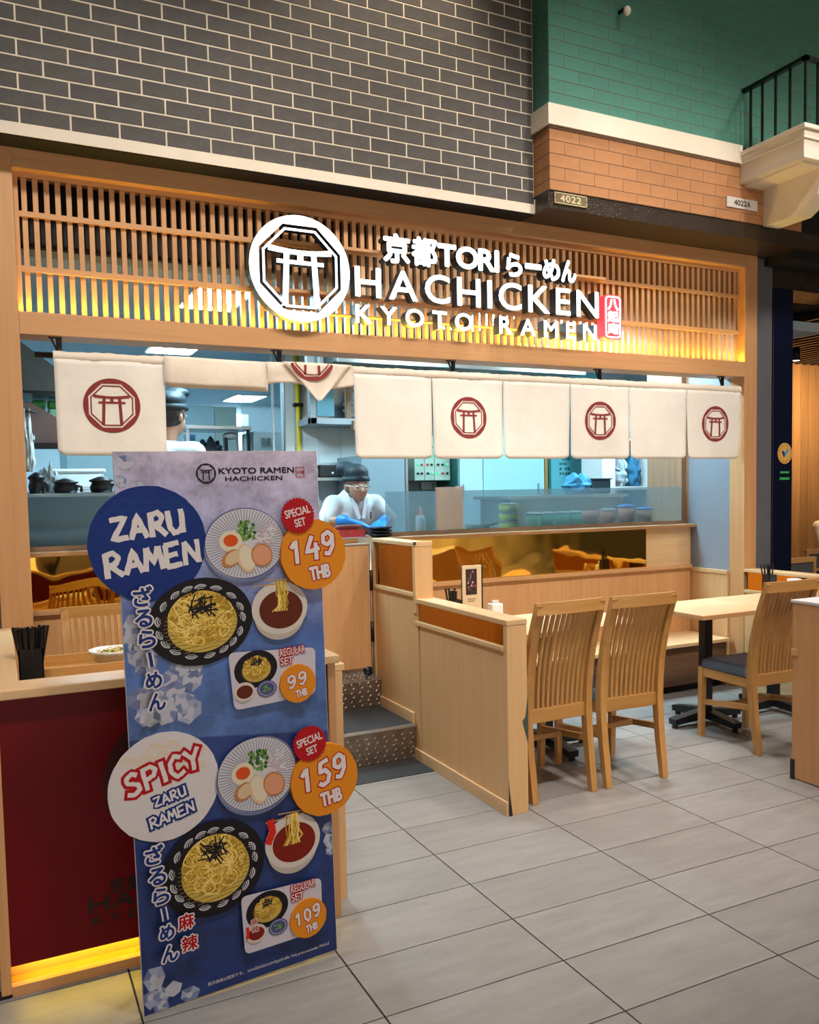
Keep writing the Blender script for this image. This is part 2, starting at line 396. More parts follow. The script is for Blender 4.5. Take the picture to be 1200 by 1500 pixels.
# ---- floor with real tiles
floor = struct(box_obj('floor', 'grout', -7, 9, -7, 10.5, -0.06, -0.009))
tm = MB().box(-0.2975, 0.2975, -0.1472, 0.1472, -0.012, 0.0, 0.0012); t0 = tm.build('tile', 'floor_tile', floor)
t0.location = (-2.7, -1.05+0.15, 0); first = True
for c in range(-4, 8):
    for r in range(-3, 8):
        x, y = (c+0.5)*0.6, (r+0.5)*0.2993
        if first: t0.location = (x, y, 0); first = False
        else: inst('tile', t0.data, floor, (x, y, 0))
far_floor = MB()
for b in ((-7, -2.4, -7, 10.5), (4.8, 9, -7, 10.5), (-2.4, 4.8, -7, -0.9), (-2.4, 4.8, 2.3944, 10.5)): far_floor.box(b[0], b[1], b[2], b[3], -0.012, -0.001)
fo = far_floor.build('tile_field', 'floor_tile', floor); tag(fo, kind='stuff')

# ---- unseen pale wall across the hall, added to brighten the amber mirror reflections
struct(box_obj('wall_opposite', 'cream_plaster', -7, 9, -7.2, -7.0, 0, 6.0))
struct(box_obj('ceiling_blocker', 'dark_grey_paint', -7, 9, -7.2, 2.2, 6.6, 6.7))  # unseen dark ceiling, added to block ambient light from above
# ---- grey brick storey
PITCH, ROW = 0.2104, 0.0732
wall_g = struct(box_obj('wall_front', 'pale_mortar', -3.2, 1.378, 1.9285, 2.25, 3.10, 5.2))
bm0 = MB().box(-0.1012, 0.1012, -0.006, 0.006, -0.0324, 0.0324, 0.0015).build('brick', 'grey_brick', wall_g)
half = MB().box(-0.049, 0.049, -0.006, 0.006, -0.0324, 0.0324, 0.0015).build('brick', 'grey_brick', wall_g)
used = [False, False]
def put(k, proto, parent, loc):
    if not used[k]: proto.location = loc; used[k] = True
    else: inst('brick', proto.data, parent, loc)
for k in range(19):
    z = 3.117+ROW*(k+0.5); off = -1.1227+(0.0 if k % 2 == 0 else PITCH/2)
    j0 = off+PITCH*math.floor((-2.0-off)/PITCH)
    x = j0
    while x < 1.36:
        if x+PITCH <= 1.384: put(0, bm0, wall_g, (x+PITCH/2, 1.932, z))
        else:
            w = 1.378-x-0.008
            if w > 0.03:
                o = inst('brick', half.data, wall_g, (x+0.004+w/2, 1.932, z)); o.scale = (w/0.098, 1, 1)
        x += PITCH
bpy.data.objects.remove(half)
trim = struct(box_obj('trim_1', 'cream_plaster', -3.2, 1.372, 1.912, 2.25, 3.060, 3.112))
box_obj('soffit_blackout', 'black_void', -3.2, 1.372, 1.918, 2.24, 3.0555, 3.0602, trim)  # black sheet added to keep the trim underside dark despite the light strip

# ---- orange and green brick projection
def brick_face(name, wallname, z0, z1, mcol, mjoint, xr, first_full, flip):
    w = struct(box_obj(wallname, mjoint, 1.3795, xr, 1.7645, 2.25, z0, z1))
    p = MB().box(-0.1032, 0.1032, -0.004, 0.004, -0.0346, 0.0346, 0.001).build('brick', mcol, w)
    sidep = MB().box(-0.004, 0.004, -0.038, 0.038, -0.0346, 0.0346, 0.001).build('brick', mcol, w)
    fu = [True, True]; k = 0; z = z1-ROW if flip else z0
    while (z > z0-ROW*0.9 if flip else z < z1):
        a, b = max(z, z0), min(z+ROW, z1); zc = (a+b)/2; sc = (b-a-0.004)/0.0692
        x = 1.378 if k % 2 == 0 else 1.378-PITCH/2
        while x < xr-0.02:
            xa, xb = max(x, 1.378), min(x+PITCH, xr); s = (xb-xa-0.004)/0.2064
            loc = ((xa+xb)/2, 1.767, zc)
            if fu[0]: o = p; o.location = loc; fu[0] = False
            else: o = inst('brick', p.data, w, loc)
            o.scale = (s, 1, sc); x += PITCH
        for yc in (1.806, 1.886):
            loc = (1.382, yc, zc)
            if fu[1]: o = sidep; o.location = loc; fu[1] = False
            else: o = inst('brick', sidep.data, w, loc)
            o.scale = (1, 1, sc)
        z += -ROW if flip else ROW; k += 1
    return w
brick_face('o', 'wall_orange', 3.157, 3.507, 'orange_brick', 'orange_joint', 3.42, True, True)
brick_face('g', 'wall_green', 3.625, 4.9, 'green_brick', 'green_joint', 3.9, True, False)
t2 = struct(MB().box(1.360, 2.853, 1.742, 2.25, 3.513, 3.628).build('trim_2', 'cream_plaster'))
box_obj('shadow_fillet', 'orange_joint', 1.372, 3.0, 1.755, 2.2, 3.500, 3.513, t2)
t3 = struct(MB().box(1.372, 3.9, 1.772, 2.30, 3.058, 3.157).build('trim_3', 'dark_beam'))
box_obj('end_bead', 'cream_plaster', 1.366, 1.371, 1.905, 1.912, 3.062, 3.14, t3)
struct(box_obj('wall_over', 'black_void', 3.42, 9.0, 1.85, 2.2, 3.0, 6.0))

# ---- left neighbour wall, right columns
struct(box_obj('wall_left', 'dark_grey_paint', -3.2, -1.503, 2.075, 2.3, 0, 3.10))
col = thing('grey_column', 'plain grey square column beside the right post of the shop front', 'column', (3.42, F, 0)); tag(col, kind='structure')
box_obj('shaft', 'column_grey', 3.352, 3.502, 2.085, 2.35, 0, 3.058, col, 0.004, True)
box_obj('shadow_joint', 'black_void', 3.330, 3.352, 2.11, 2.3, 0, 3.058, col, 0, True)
navy = thing('dark_glass_column', 'tall navy glass clad column with a round yellow tick sticker', 'column', (3.6, F, 0)); tag(navy, kind='structure')
box_obj('glass_cladding', 'navy_glass', 3.503, 3.703, 2.075, 2.4, 0, 2.86, navy, 0.003, True)
box_obj('head_panel', 'dark_beam', 3.503, 4.4, 2.09, 2.4, 2.862, 3.058, navy, 0, True)
mat('sticker_yellow', (0.75, 0.42, 0.09), 0.5); mat('sticker_blue', (0.03, 0.3, 0.75), 0.4); mat('sticker_green', (0.05, 0.4, 0.12), 0.5); mat('sticker_ink', (0.12, 0.06, 0.02), 0.6); mat('sticker_navy', (0.01, 0.03, 0.15), 0.4)
st = thing('tick_sticker', 'round yellow sticker with a blue tick on the navy glass column', 'sticker', (3.625, 2.0745, 1.68))
mb = MB(); mb.prism([(0.073*math.cos(2*PI*k/40), -0.001, 0.076*math.sin(2*PI*k/40)) for k in range(40)], (0, 0.0012, 0)); mb.build('disc', 'sticker_yellow', st)
mb = MB()
for k in range(40):
    a, b = 2*PI*k/40, 2*PI*(k+1)/40
    mb.quad(*[(r*math.cos(t)*0.073, -0.0014, r*math.sin(t)*0.076) for r, t in ((0.78, a), (0.82, a), (0.82, b), (0.78, b))])
mb.build('ring_line', 'sticker_ink', st)
mb = MB(); mb.prism([(-0.034, -0.003, 0.012), (-0.018, -0.003, 0.022), (-0.004, -0.003, 0.002), (-0.008, -0.003, -0.03)], (0, 0.002, 0)); mb.build('tick_mark', 'sticker_navy', st)
mb = MB(); mb.prism([(-0.008, -0.0032, -0.03), (-0.004, -0.0032, 0.002), (0.026, -0.0032, 0.034), (0.04, -0.0032, 0.022)], (0, 0.002, 0)); mb.build('tick_mark', 'sticker_blue', st)
s2 = thing('hour_sticker', 'small green sticker strip below the round yellow sticker on the glass column', 'sticker', (3.625, 2.0745, 1.50))
box_obj('strip', 'sticker_green', -0.05, 0.05, -0.001, 0.0003, -0.012, 0.006, s2); box_obj('strip', 'sticker_green', -0.045, 0.045, -0.001, 0.0003, 0.035, 0.05, s2)

# ---- side wall inside the recess on the right
sw = struct(box_obj('wall_right', 'wall_bluegrey', 3.212, 3.30, 2.20, 2.62, 0, 2.6))
box_obj('wainscot', 'pale_z', 3.190, 3.212, 2.20, 2.62, 0, 0.812, sw); box_obj('wainscot_rail', 'pale_y', 3.180, 3.212, 2.20, 2.62, 0.812, 0.838, sw)
wb = struct(box_obj('wall_side', 'brown_z', 3.212, 3.30, 2.62, 3.10, 0, 2.63)); box_obj('corner_post', 'brown_z', 3.170, 3.212, 2.655, 2.70, 1.14, 2.6, wb)

# ---- kitchen shell
struct(box_obj('ceiling', 'kitchen_ceiling', -1.9, 4.3, 2.305, 9.3, 2.63, 2.70))
kf = struct(box_obj('floor_kitchen', 'steel_dull', -1.9, 4.3, 2.66, 9.3, 0.30, 0.36))
struct(box_obj('wall_kitchen_back', 'kitchen_wall', -1.9, 4.3, 9.2, 9.3, 0.36, 2.63))
struct(box_obj('wall_kitchen_left', 'kitchen_wall', -1.9, -1.8, 2.5, 9.2, 0.36, 2.63))
struct(box_obj('wall_kitchen_right', 'kitchen_wall', 4.2, 4.3, 3.0, 9.2, 0.36, 2.63))
wk = struct(box_obj('wall_kitchen_middle', 'tile_white', 0.735, 4.2, 4.62, 4.72, 0.36, 2.63))
# white wall tiles behind the chef, each its own piece
tl = MB().box(-0.0985, 0.0985, -0.004, 0.004, -0.0985, 0.0985, 0.001); t00 = tl.build('wall_tile', 'tile_white', wk); fst = True
for i in range(5):
    for j in range(7):
        loc = (0.84+0.2*i, 4.617, 1.0+0.2*j)
        if fst: t00.location = loc; fst = False
        else: inst('wall_tile', t00.data, wk, loc)
struct(box_obj('wall_above', 'black_void', -1.9, 3.33, 2.255, 2.30, 2.664, 3.058))

# ceiling light panels of the kitchen
for i, (x0, x1, y0, y1, lab) in enumerate([
    (-0.43, -0.13, 2.60, 3.15, 'kitchen ceiling light panel glowing behind the slats left of the round emblem'),
    (1.38, 1.68, 2.62, 3.17, 'kitchen ceiling light panel behind the slats under the last sign letters'),
    (2.85, 3.15, 2.62, 3.17, 'kitchen ceiling light panel nearest the right post'),
    (-0.36, -0.02, 4.60, 5.02, 'bright ceiling light panel just above the leftmost curtain panel'),
    (1.10, 1.45, 7.95, 8.66, 'far ceiling light panel seen below the folded curtain'),
    (-0.9, -0.55, 6.6, 7.2, 'deep kitchen ceiling light panel hidden by the leftmost curtain panel'),
    (2.3, 2.65, 3.6, 4.0, 'kitchen ceiling light panel above the cabinet doors')]):
    L = thing('ceiling_light', lab, 'light', ((x0+x1)/2, (y0+y1)/2, 2.63), group='kitchen ceiling lights')
    box_obj('frame', 'white_paint', x0-0.02, x1+0.02, y0-0.02, y1+0.02, 2.615, 2.6295, L, 0, True)
    box_obj('diffuser', 'led_panel', x0, x1, y0, y1, 2.611, 2.6148, L, 0, True)

# ================================================================ shop front
fr = thing('shopfront_frame', 'pale oak timber frame of two posts and beams around the shop opening', 'frame', (0.95, F, 0)); tag(fr, kind='structure')
box_obj('post', 'oak_z', -1.503, -1.369, F, 2.20, 0, 3.058, fr, 0.003, True)
box_obj('post', 'oak_z', 3.209, 3.328, F, 2.20, 0, 3.058, fr, 0.003, True)
box_obj('header_beam', 'oak_x', -1.369, 3.209, F, 2.20, 2.968, 3.058, fr, 0.002, True)
box_obj('cross_beam', 'oak_x', -1.369, 3.209, F, 2.24, 2.2145, 2.318, fr, 0.002, True)

lat = thing('slat_lattice', 'long oak screen of thin upright slats above the shop opening', 'lattice', (0.92, 2.14, 2.318))
box_obj('top_rail', 'oak_x', -1.369, 3.209, 2.115, 2.165, 2.945, 2.968, lat, 0, True)
box_obj('jamb_strip', 'oak_z', -1.369, -1.347, 2.115, 2.165, 2.3181, 2.945, lat, 0, True)
box_obj('jamb_strip', 'oak_z', 3.196, 3.209, 2.115, 2.165, 2.3181, 2.945, lat, 0, True)
box_obj('batten', 'oak_x', -1.347, 3.196, 2.112, 2.128, 2.765, 2.79, lat, 0.001, True)
box_obj('batten', 'oak_x', -1.347, 3.196, 2.112, 2.128, 2.512, 2.54, lat, 0.001, True)
sl = MB().box(-0.0115, 0.0115, -0.016, 0.016, -0.3134, 0.3134).build('slat', 'oak_z', lat); n = 94
for i in range(n):
    loc = (-1.322+i*(4.503)/(n-1)-0.92, 0.0045, 0.3136)
    if i == 0: sl.location = loc
    else: inst('slat', sl.data, lat, loc)
led = thing('led_strip', 'glowing yellow light strip along the foot of the slat screen', 'light', (0.92, 2.085, 2.318))
box_obj('diffuser', 'led_yellow', -1.36, 3.20, 2.088, 2.096, 2.3182, 2.3222, led, 0, True)
box_obj('channel', 'oak_x', -1.36, 3.20, 2.0965, 2.102, 2.3181, 2.3235, led, 0, True)

# ---- illuminated sign
YF, YB = 1.988, 2.058
sg = thing('shop_sign', 'lit white channel letter shop sign with a round gate emblem on the slat screen', 'sign', (0.8, YB, 2.36))
for z, h in ((2.42, 0.003), (2.526, 0.008), (2.7775, 0.008)): box_obj('mounting_bar', 'oak_x', -0.2, 2.0, YB, 2.1115, z-h, z+h, sg, 0, True)
ring, line, gate = emblem_quads()
ec, er = (-0.034, 2.624), 0.272
def sf(u, v, d): return (ec[0]+u*er, YF+d, ec[1]+v*er)
mb = MB(); add_solid(mb, ring, sf, YB-YF); mb.build('emblem_ring', ['sign_white', 'sign_side'], sg, True)
mb = MB(); add_solid(mb, line, sf, YB-YF-0.02); mb.build('emblem_octagon', ['sign_white', 'sign_side'], sg, True)
mb = MB(); add_solid(mb, gate, lambda u, v, d: sf(u, v, d+0.002), YB-YF-0.02); mb.build('emblem_gate', ['sign_white', 'sign_side'], sg, True)
def channel_letter(ch, x, z, w, h, bold, mats=('sign_white', 'sign_side'), depth=None, name='letter'):
    depth = depth or (YB-YF)
    mb = MB(); add_text(mb, ch, lambda u, v, t: (x+u, YF+depth/2-t, z+v), w, h, bold, depth)
    o = mb.build(name, list(mats), sg, True, normals=False)
    for p in o.data.polygons: p.material_index = 0 if abs(p.normal.y) > 0.9 else 1
    return o
def letter_row(word, x0, x1, z, h, bold, widths=None):
    ws = []
    for ch in word:
        me = text_mesh(ch); b = bounds(me); ws.append((b[1]-b[0])/(b[3]-b[2])*h if ch not in 'ー' else h*0.9); bpy.data.meshes.remove(me)
    k = 1.12; ws = [w*k for w in ws]; gap = (x1-x0-sum(ws))/(len(word)-1); x = x0
    for ch, w in zip(word, ws):
        if ch != ' ': channel_letter(ch, x, z, w, h, bold)
        x += w+gap
letter_row('HACHICKEN', 0.27, 1.885, 2.512, 0.155, 0.0030)
letter_row('KYOTO', 0.27, 0.985, 2.372, 0.093, 0.0032)
letter_row('RAMEN', 1.17, 1.868, 2.372, 0.093, 0.0032)
letter_row('TORI', 0.775, 1.165, 2.725, 0.115, 0.0065)
for ch, x, w, h, dz in (('京', 0.442, 0.15, 0.15, 0), ('都', 0.612, 0.15, 0.15, 0), ('ら', 1.225, 0.10, 0.125, 0), ('ー', 1.355, 0.105, 0.022, 0.055), ('め', 1.48, 0.115, 0.12, 0), ('ん', 1.615, 0.10, 0.125, 0)):
    channel_letter(ch, x, 2.712+dz, w, h, 0.0065)
# seal
x0, x1, z0, z1 = 1.930, 2.066, 2.386, 2.662
def rrect(x0, x1, z0, z1, r, y):
    p = []
    for cx, cz, a0 in ((x1-r, z1-r, 0), (x0+r, z1-r, 90), (x0+r, z0+r, 180), (x1-r, z0+r, 270)):
        for k in range(5): a = math.radians(a0+22.5*k); p.append((cx+r*math.cos(a), y, cz+r*math.sin(a)))
    return p
MB().prism(rrect(x0, x1, z0, z1, 0.03, YF), (0, 0.07, 0)).build('seal_plate', 'sign_red', sg, True)
mb = MB(); a = rrect(x0+0.008, x1-0.008, z0+0.008, z1-0.008, 0.024, YF-0.003); b = rrect(x0+0.018, x1-0.018, z0+0.018, z1-0.018, 0.017, YF-0.003)
for k in range(20): mb.quad(a[k], a[(k+1) % 20], b[(k+1) % 20], b[k])
mb.build('seal_border', 'sign_white', sg, True)
for i, ch in enumerate('八起庵'):
    mb = MB(); add_text(mb, ch, lambda u, v, t: (x0+0.028+u, YF-0.004-t, z1-0.093-0.074*i+v), 0.08, 0.064, 0.003, 0.002); mb.build('seal_character', 'sign_white', sg, True)

# ---- unit number plates
pl = thing('number_plate', 'bronze unit plate reading 4022 on the dark beam', 'plate', (1.52, 1.771, 3.09))
mat('bronze', (0.20, 0.155, 0.085), 0.4, metal=0.5, vary=0.1); mat('bronze_light', (0.62, 0.53, 0.33), 0.4, metal=0.3); mat('label_white', (0.6, 0.58, 0.56), 0.4); mat('ink_black', (0.012, 0.012, 0.015), 0.6)
box_obj('plate', 'bronze', 1.408, 1.640, 1.762, 1.771, 3.083, 3.150, pl, 0.001, True)
mb = MB()
for b in ((1.412, 1.636, 3.143, 3.147), (1.412, 1.636, 3.086, 3.090), (1.412, 1.416, 3.086, 3.147), (1.632, 1.636, 3.086, 3.147)): mb.box(b[0], b[1], 1.7605, 1.763, b[2], b[3])
mb.build('border', 'bronze_light', pl, True)
for i, ch in enumerate('4022'):
    mb = MB(); add_text(mb, ch, lambda u, v, t: (1.450+0.038*i+u, 1.7612-t, 3.099+v), 0.030, 0.036, 0.0015, 0.002); mb.build('numeral', 'bronze_light', pl, True)
for x in (1.416, 1.632): MB().ellipsoid((x, 1.761, 3.116), (0.004, 0.003, 0.004), 8, 6).build('screw', 'ink_black', pl, True)
pl = thing('unit_label', 'white unit label reading 4022A on the orange bricks', 'label', (2.86, 1.763, 3.232))
box_obj('plate', 'label_white', 2.728, 2.996, 1.752, 1.7625, 3.235, 3.300, pl, 0.001, True)
for i, ch in enumerate('4022A'):
    mb = MB(); add_text(mb, ch, lambda u, v, t: (2.790+0.028*i+u, 1.7515-t, 3.251+v), 0.025 if ch != 'A' else 0.030, 0.034, 0.0008, 0.001); mb.build('numeral', 'ink_black', pl, True)

# ---- curtain
nr = thing('curtain_rod', 'black curtain rod on five brackets under the oak beam', 'rod', (0.95, 2.10, 2.13))
MB().tube([(-1.31, 2.10, 2.128), (3.205, 2.10, 2.128)], 0.014, 10).build('rod', 'black_metal', nr, True, True)
for x in (-1.202, -0.126, 0.92, 1.985, 3.047):
    mb = MB(); mb.box(x-0.013, x+0.013, 2.108, 2.114, 2.125, 2.2145); mb.sweep([(x, 2.111, 2.135), (x-0.035, 2.111, 2.2140)], 0.006, 0.008, (0, 1, 0)); mb.box(x-0.045, x+0.015, 2.10, 2.12, 2.2095, 2.2145)
    mb.build('bracket', 'black_metal', nr, True)
PX = [-1.231, -0.722, -0.207, 0.283, 0.767, 1.245, 1.735, 2.210, 2.698, 3.203]
def fold(x, z, k):
    t = (2.09-z)/0.45
    return 2.088-0.006*max(t, 0)*math.sin(7.0*x+1.7*k)-0.004*math.sin(19*x+3*z+k)*max(t, 0.2)-0.003*math.sin(9*z+5*x)
cn = thing('noren_curtain', 'cream canvas half curtain of nine panels with red gate emblems, two panels folded up', 'curtain', (0.98, 2.09, 1.64))
def sleeve(x0, x1, m='canvas_warm'):
    nx = max(4, int((x1-x0)/0.03)); mb = MB()
    def fn(u, v):
        x = x0+(x1-x0)*u; a = v*2*PI
        r = 0.021+0.0035*math.sin(x*55+math.sin(a)*2)*math.sin(a*2+x*31)
        return (x, 2.100-r*math.cos(a)*1.0, 2.126+r*math.sin(a)*1.15)
    mb.grid(fn, nx, 12); bmesh.ops.remove_doubles(mb.bm, verts=mb.bm.verts[:], dist=0.0002)
    return mb.build('rod_sleeve', m, cn, True, True)
for i in (0, 3, 4, 5, 6, 7, 8): sleeve(PX[i], PX[i+1])
def panel(i, zt, zb, gapl=0.002, gapr=0.002, spread=0.0, r=0.02):
    xa, xb = PX[i]+gapl, PX[i+1]-gapr; mb = MB()
    def fn(u, v):
        z = zt+(zb-zt)*v; x = xa+(xb-xa)*u
        x += (-spread*v*(1-u)+spread*v*u)*-1
        lift = 0.0
        if v > 0.9:
            e = min(u, 1-u)*(xb-xa)
            if e < 0.04: lift = (0.04-e)**2/0.04*(v-0.9)/0.1*0.5
        return (x, fold(x, z, i), z+lift)
    mb.grid(fn, 22, 20)
    return mb.build('curtain_panel', 'canvas', cn, True, True, 0.003)
def panel_logo(i, cx, cz, r, parent, zmax=9.0, y0=None):
    mb = MB()
    def fn(u, v):
        x, z = cx+u*r, cz+v*r; return (x, (fold(x, z, i) if y0 is None else y0(x, z))-0.004, z)
    for q in ring+line+gate:
        if max(cz+v*r for u, v in q) <= zmax: mb.quad(*[fn(u, v) for u, v in q])
    mb.build('gate_emblem', 'logo_red', parent, True)
for i in (0, 3, 4, 5, 6, 7, 8):
    p = panel(i, 2.108 if i else 2.112, 1.655 if i == 0 else 1.640, spread=0.008 if i in (4, 5, 6, 8) else 0.002)
    c = {0: (-0.977, 1.897), 4: (1.005, 1.882), 6: (1.970, 1.884), 8: (2.957, 1.882)}.get(i)
    if c: panel_logo(i, c[0], c[1], 0.131 if i == 0 else 0.122, p)
# second panel: thrown over the rod, two layers hang short
for dy, zb, xo in ((0.0, 2.008, 0.0), (0.014, 1.998, 0.012)):
    mb = MB()
    mb.grid(lambda u, v: (PX[1]-0.006+xo+(PX[2]-PX[1]+0.002)*u, 2.072+dy-0.004*math.sin(8*u+3*v)-0.012*math.sin(PI*v)*0.6, 2.150+(zb-2.150)*v-0.006*u), 14, 8)
    mb.build('curtain_panel', 'canvas_warm', cn, True, True, 0.003)
# third panel: rolled band with a hanging corner
mb = MB(); mb.grid(lambda u, v: (PX[2]+(PX[3]-PX[2])*u, 2.082-0.006*math.sin(9*u+5*v)-0.010*math.sin(PI*v), 2.148+(2.030+0.012*math.sin(7*u)-2.148)*v), 18, 8)
pb = mb.build('curtain_panel', 'canvas_warm', cn, True, True, 0.003)
mb = MB()
def tri(u, v):
    xa, xb = -0.125+0.19*v, 0.268-0.185*v
    return (xa+(xb-xa)*u, 2.060-0.006*math.sin(3*v+4*u), 2.151+(1.945-2.151)*v+0.012*v*v*abs(u-0.5))
mb.grid(tri, 10, 12); tp = mb.build('hanging_corner', 'canvas_warm', pb, True, True, 0.003)
panel_logo(2, 0.035, 2.178, 0.125, tp, 2.152, lambda x, z: 2.0535)

# ================================================================ counter, benches, partitions, steps
# ---- counter run between kitchen and seats
ct = thing('counter_ledge', 'long brown timber counter ledge along the kitchen hatch', 'counter', (0.9, 2.6, 0)); tag(ct, kind='structure')
box_obj('ledge_board', 'brown_x', -1.80, 3.211, 2.545, 2.95, 1.143, 1.168, ct, 0.003, True)
box_obj('ledge_nosing', 'oak_x', -1.80, 3.211, 2.537, 2.545, 1.145, 1.167, ct, 0.002, True)
box_obj('upstand', 'brown_x', 0.70, 3.211, 2.640, 2.662, 1.168, 1.193, ct, 0, True); box_obj('upstand', 'brown_x', -1.80, -0.40, 2.640, 2.662, 1.168, 1.193, ct, 0, True)
box_obj('counter_body', 'oak_x', -1.80, 3.30, 2.60, 2.94, 0.0, 1.143, ct, 0, True)
wood('seat_dark', (0.17, 0.085, 0.045), (0.12, 0.058, 0.03), 'x')
# ---- bench backs with amber mirrors
def bench(name, label, x0, x1, mx0, mx1, cat='bench', seat=True):
    b = thing(name, label, cat, ((x0+x1)/2, 2.56, 0)); tag(b, kind='structure')
    box_obj('back_panel', 'oak_z', x0, x1, 2.57, 2.599, 0, 0.835, b, 0, True)
    box_obj('back_rail', 'oak_x', x0, x1, 2.545, 2.598, 0.835, 0.862, b, 0.003, True)
    if mx0 > x0: box_obj('end_panel', 'pale_x', x0, mx0, 2.575, 2.599, 0.862, 1.142, b, 0, True)
    if mx1 < x1: box_obj('end_panel', 'pale_x', mx1, x1, 2.575, 2.599, 0.862, 1.142, b, 0, True)
    box_obj('amber_mirror', 'amber_mirror', mx0, mx1, 2.578, 2.592, 0.862, 1.1425, b, 0, True)
    if seat:
        box_obj('seat_board', 'pale_x', x0, x1, 2.16, 2.57, 0.327, 0.352, b, 0.003, True)
        box_obj('seat_front', 'seat_dark', x0, x1, 2.20, 2.22, 0.05, 0.327, b, 0, True); box_obj('plinth', 'black_void', x0, x1, 2.25, 2.27, 0, 0.05, b, 0, True)
    return b
bench('wall_bench', 'long oak wall bench with amber mirror back right of the entrance steps', 0.585, 3.178, 0.585, 2.757)
bench('booth_bench', 'oak booth bench with amber mirror back behind the poster stand', -1.365, -0.50, -1.365, -0.50)

# ---- low partition with amber strip, tall end by the gate
pt = thing('partition_wall', 'pale oak low partition with an amber strip, rising beside the entrance steps', 'partition', (0.525, 1.5, 0)); tag(pt, kind='structure')
X0, X1 = 0.474, 0.577
box_obj('panel', 'pale_z', X0+0.004, X1-0.004, 0.83, 1.70, 0.0, 0.745, pt, 0, True)
box_obj('end_post', 'pale_z', X0, X1, 0.800, 0.832, 0.0, 0.856, pt, 0.002, True)
box_obj('skirting', 'pale_y', X0-0.010, X0+0.003, 0.803, 1.775, 0.0, 0.062, pt, 0.003, True); box_obj('skirting', 'pale_y', X1-0.003, X1+0.008, 0.833, 2.19, 0.0, 0.062, pt, 0.003, True)
box_obj('strip_rail', 'pale_y', X0-0.006, X1-0.004, 0.832, 1.745, 0.737, 0.760, pt, 0.003, True)
box_obj('amber_strip', 'amber_strip', X0+0.008, X0+0.016, 0.832, 1.745, 0.760, 0.856, pt, 0, True)
box_obj('strip_back', 'pale_y', X0+0.03, X1-0.004, 0.832, 1.745, 0.745, 0.856, pt, 0, True)
box_obj('cap', 'pale_y', X0-0.002, X1+0.002, 0.798, 1.745, 0.856, 0.881, pt, 0.003, True)
# tall end
box_obj('tall_panel', 'pale_z', X0+0.003, X1-0.003, 1.72, 2.33, 0.0, 0.885, pt, 0, True)
box_obj('tall_post', 'pale_z', X0-0.004, X1, 1.735, 1.765, 0.80, 1.186, pt, 0.002, True)
box_obj('tall_post', 'pale_z', X0-0.004, X1, 2.31, 2.335, 0.19, 1.175, pt, 0.002, True)
box_obj('sill_rail', 'pale_y', X0-0.008, X1-0.003, 1.765, 2.31, 0.885, 0.908, pt, 0.003, True)
box_obj('amber_panel', 'amber_strip', X0+0.010, X0+0.018, 1.765, 2.31, 0.908, 1.158, pt, 0, True)
box_obj('amber_back', 'pale_y', X0+0.04, X1-0.003, 1.765, 2.31, 0.90, 1.158, pt, 0, True)
box_obj('tall_cap', 'pale_y', X0-0.006, X1, 1.733, 2.335, 1.158, 1.180, pt, 0.003, True)
box_obj('skirting', 'pale_y', X0-0.010, X0+0.003, 1.78, 2.30, 0.190, 0.252, pt, 0.003, True)
box_obj('corner_clip', 'black_plastic', X0-0.008, X0+0.004, 1.729, 1.742, 1.168, 1.184, pt, 0.001, True)
mat('chip_green', (0.045, 0.075, 0.05), 0.7)
MB().prism([(0.579, 0.7995, 0.535), (0.566, 0.7995, 0.44), (0.549, 0.7995, 0.42), (0.563, 0.7995, 0.37), (0.579, 0.7995, 0.315)], (0, -0.0015, 0)).build('worn_patch', 'chip_green', pt, True)
MB().prism([(0.4735, 0.7995, 0.0), (0.492, 0.7995, 0.0), (0.486, 0.7995, 0.05), (0.478, 0.7995, 0.11), (0.4735, 0.7995, 0.17)], (0, -0.0015, 0)).build('worn_patch', 'black_plastic', pt, True)

# ---- right partition (only its far end shows)
pr = thing('booth_partition', 'low oak partition with amber strip running forward from the right post', 'partition', (3.27, 1.5, 0)); tag(pr, kind='structure')
box_obj('panel', 'pale_z', 3.214, 3.316, 0.75, 2.058, 0, 0.69, pr, 0, True); box_obj('cap', 'pale_y', 3.205, 3.325, 0.74, 2.058, 0.838, 0.860, pr, 0.003, True)
box_obj('strip_rail', 'pale_y', 3.206, 3.316, 0.76, 2.058, 0.69, 0.712, pr, 0.002, True); box_obj('amber_strip', 'amber_mirror', 3.222, 3.232, 0.76, 2.035, 0.712, 0.838, pr, 0, True)
box_obj('strip_back', 'pale_y', 3.245, 3.316, 0.76, 2.058, 0.712, 0.838, pr, 0, True); box_obj('end_post', 'pale_z', 3.21, 3.32, 0.74, 0.76, 0, 0.838, pr, 0, True)

# ---- oak block at the right edge
cb = thing('counter_block', 'oak block counter with a pale top cut by the right picture edge', 'counter', (2.25, 0.2, 0)); tag(cb, kind='structure')
box_obj('side_panel', 'oak_z', 1.951, 2.45, -0.6, 0.535, 0.004, 0.880, cb, 0.003, True); box_obj('top', 'white_top', 1.945, 2.456, -0.61, 0.542, 0.880, 0.893, cb, 0.002, True)
box_obj('bumper', 'pale_z', 1.944, 1.951, 0.50, 0.536, 0.62, 0.65, cb, 0.001, True); box_obj('bumper', 'black_plastic', 1.944, 1.951, 0.515, 0.538, 0.0, 0.10, cb, 0.001, True)

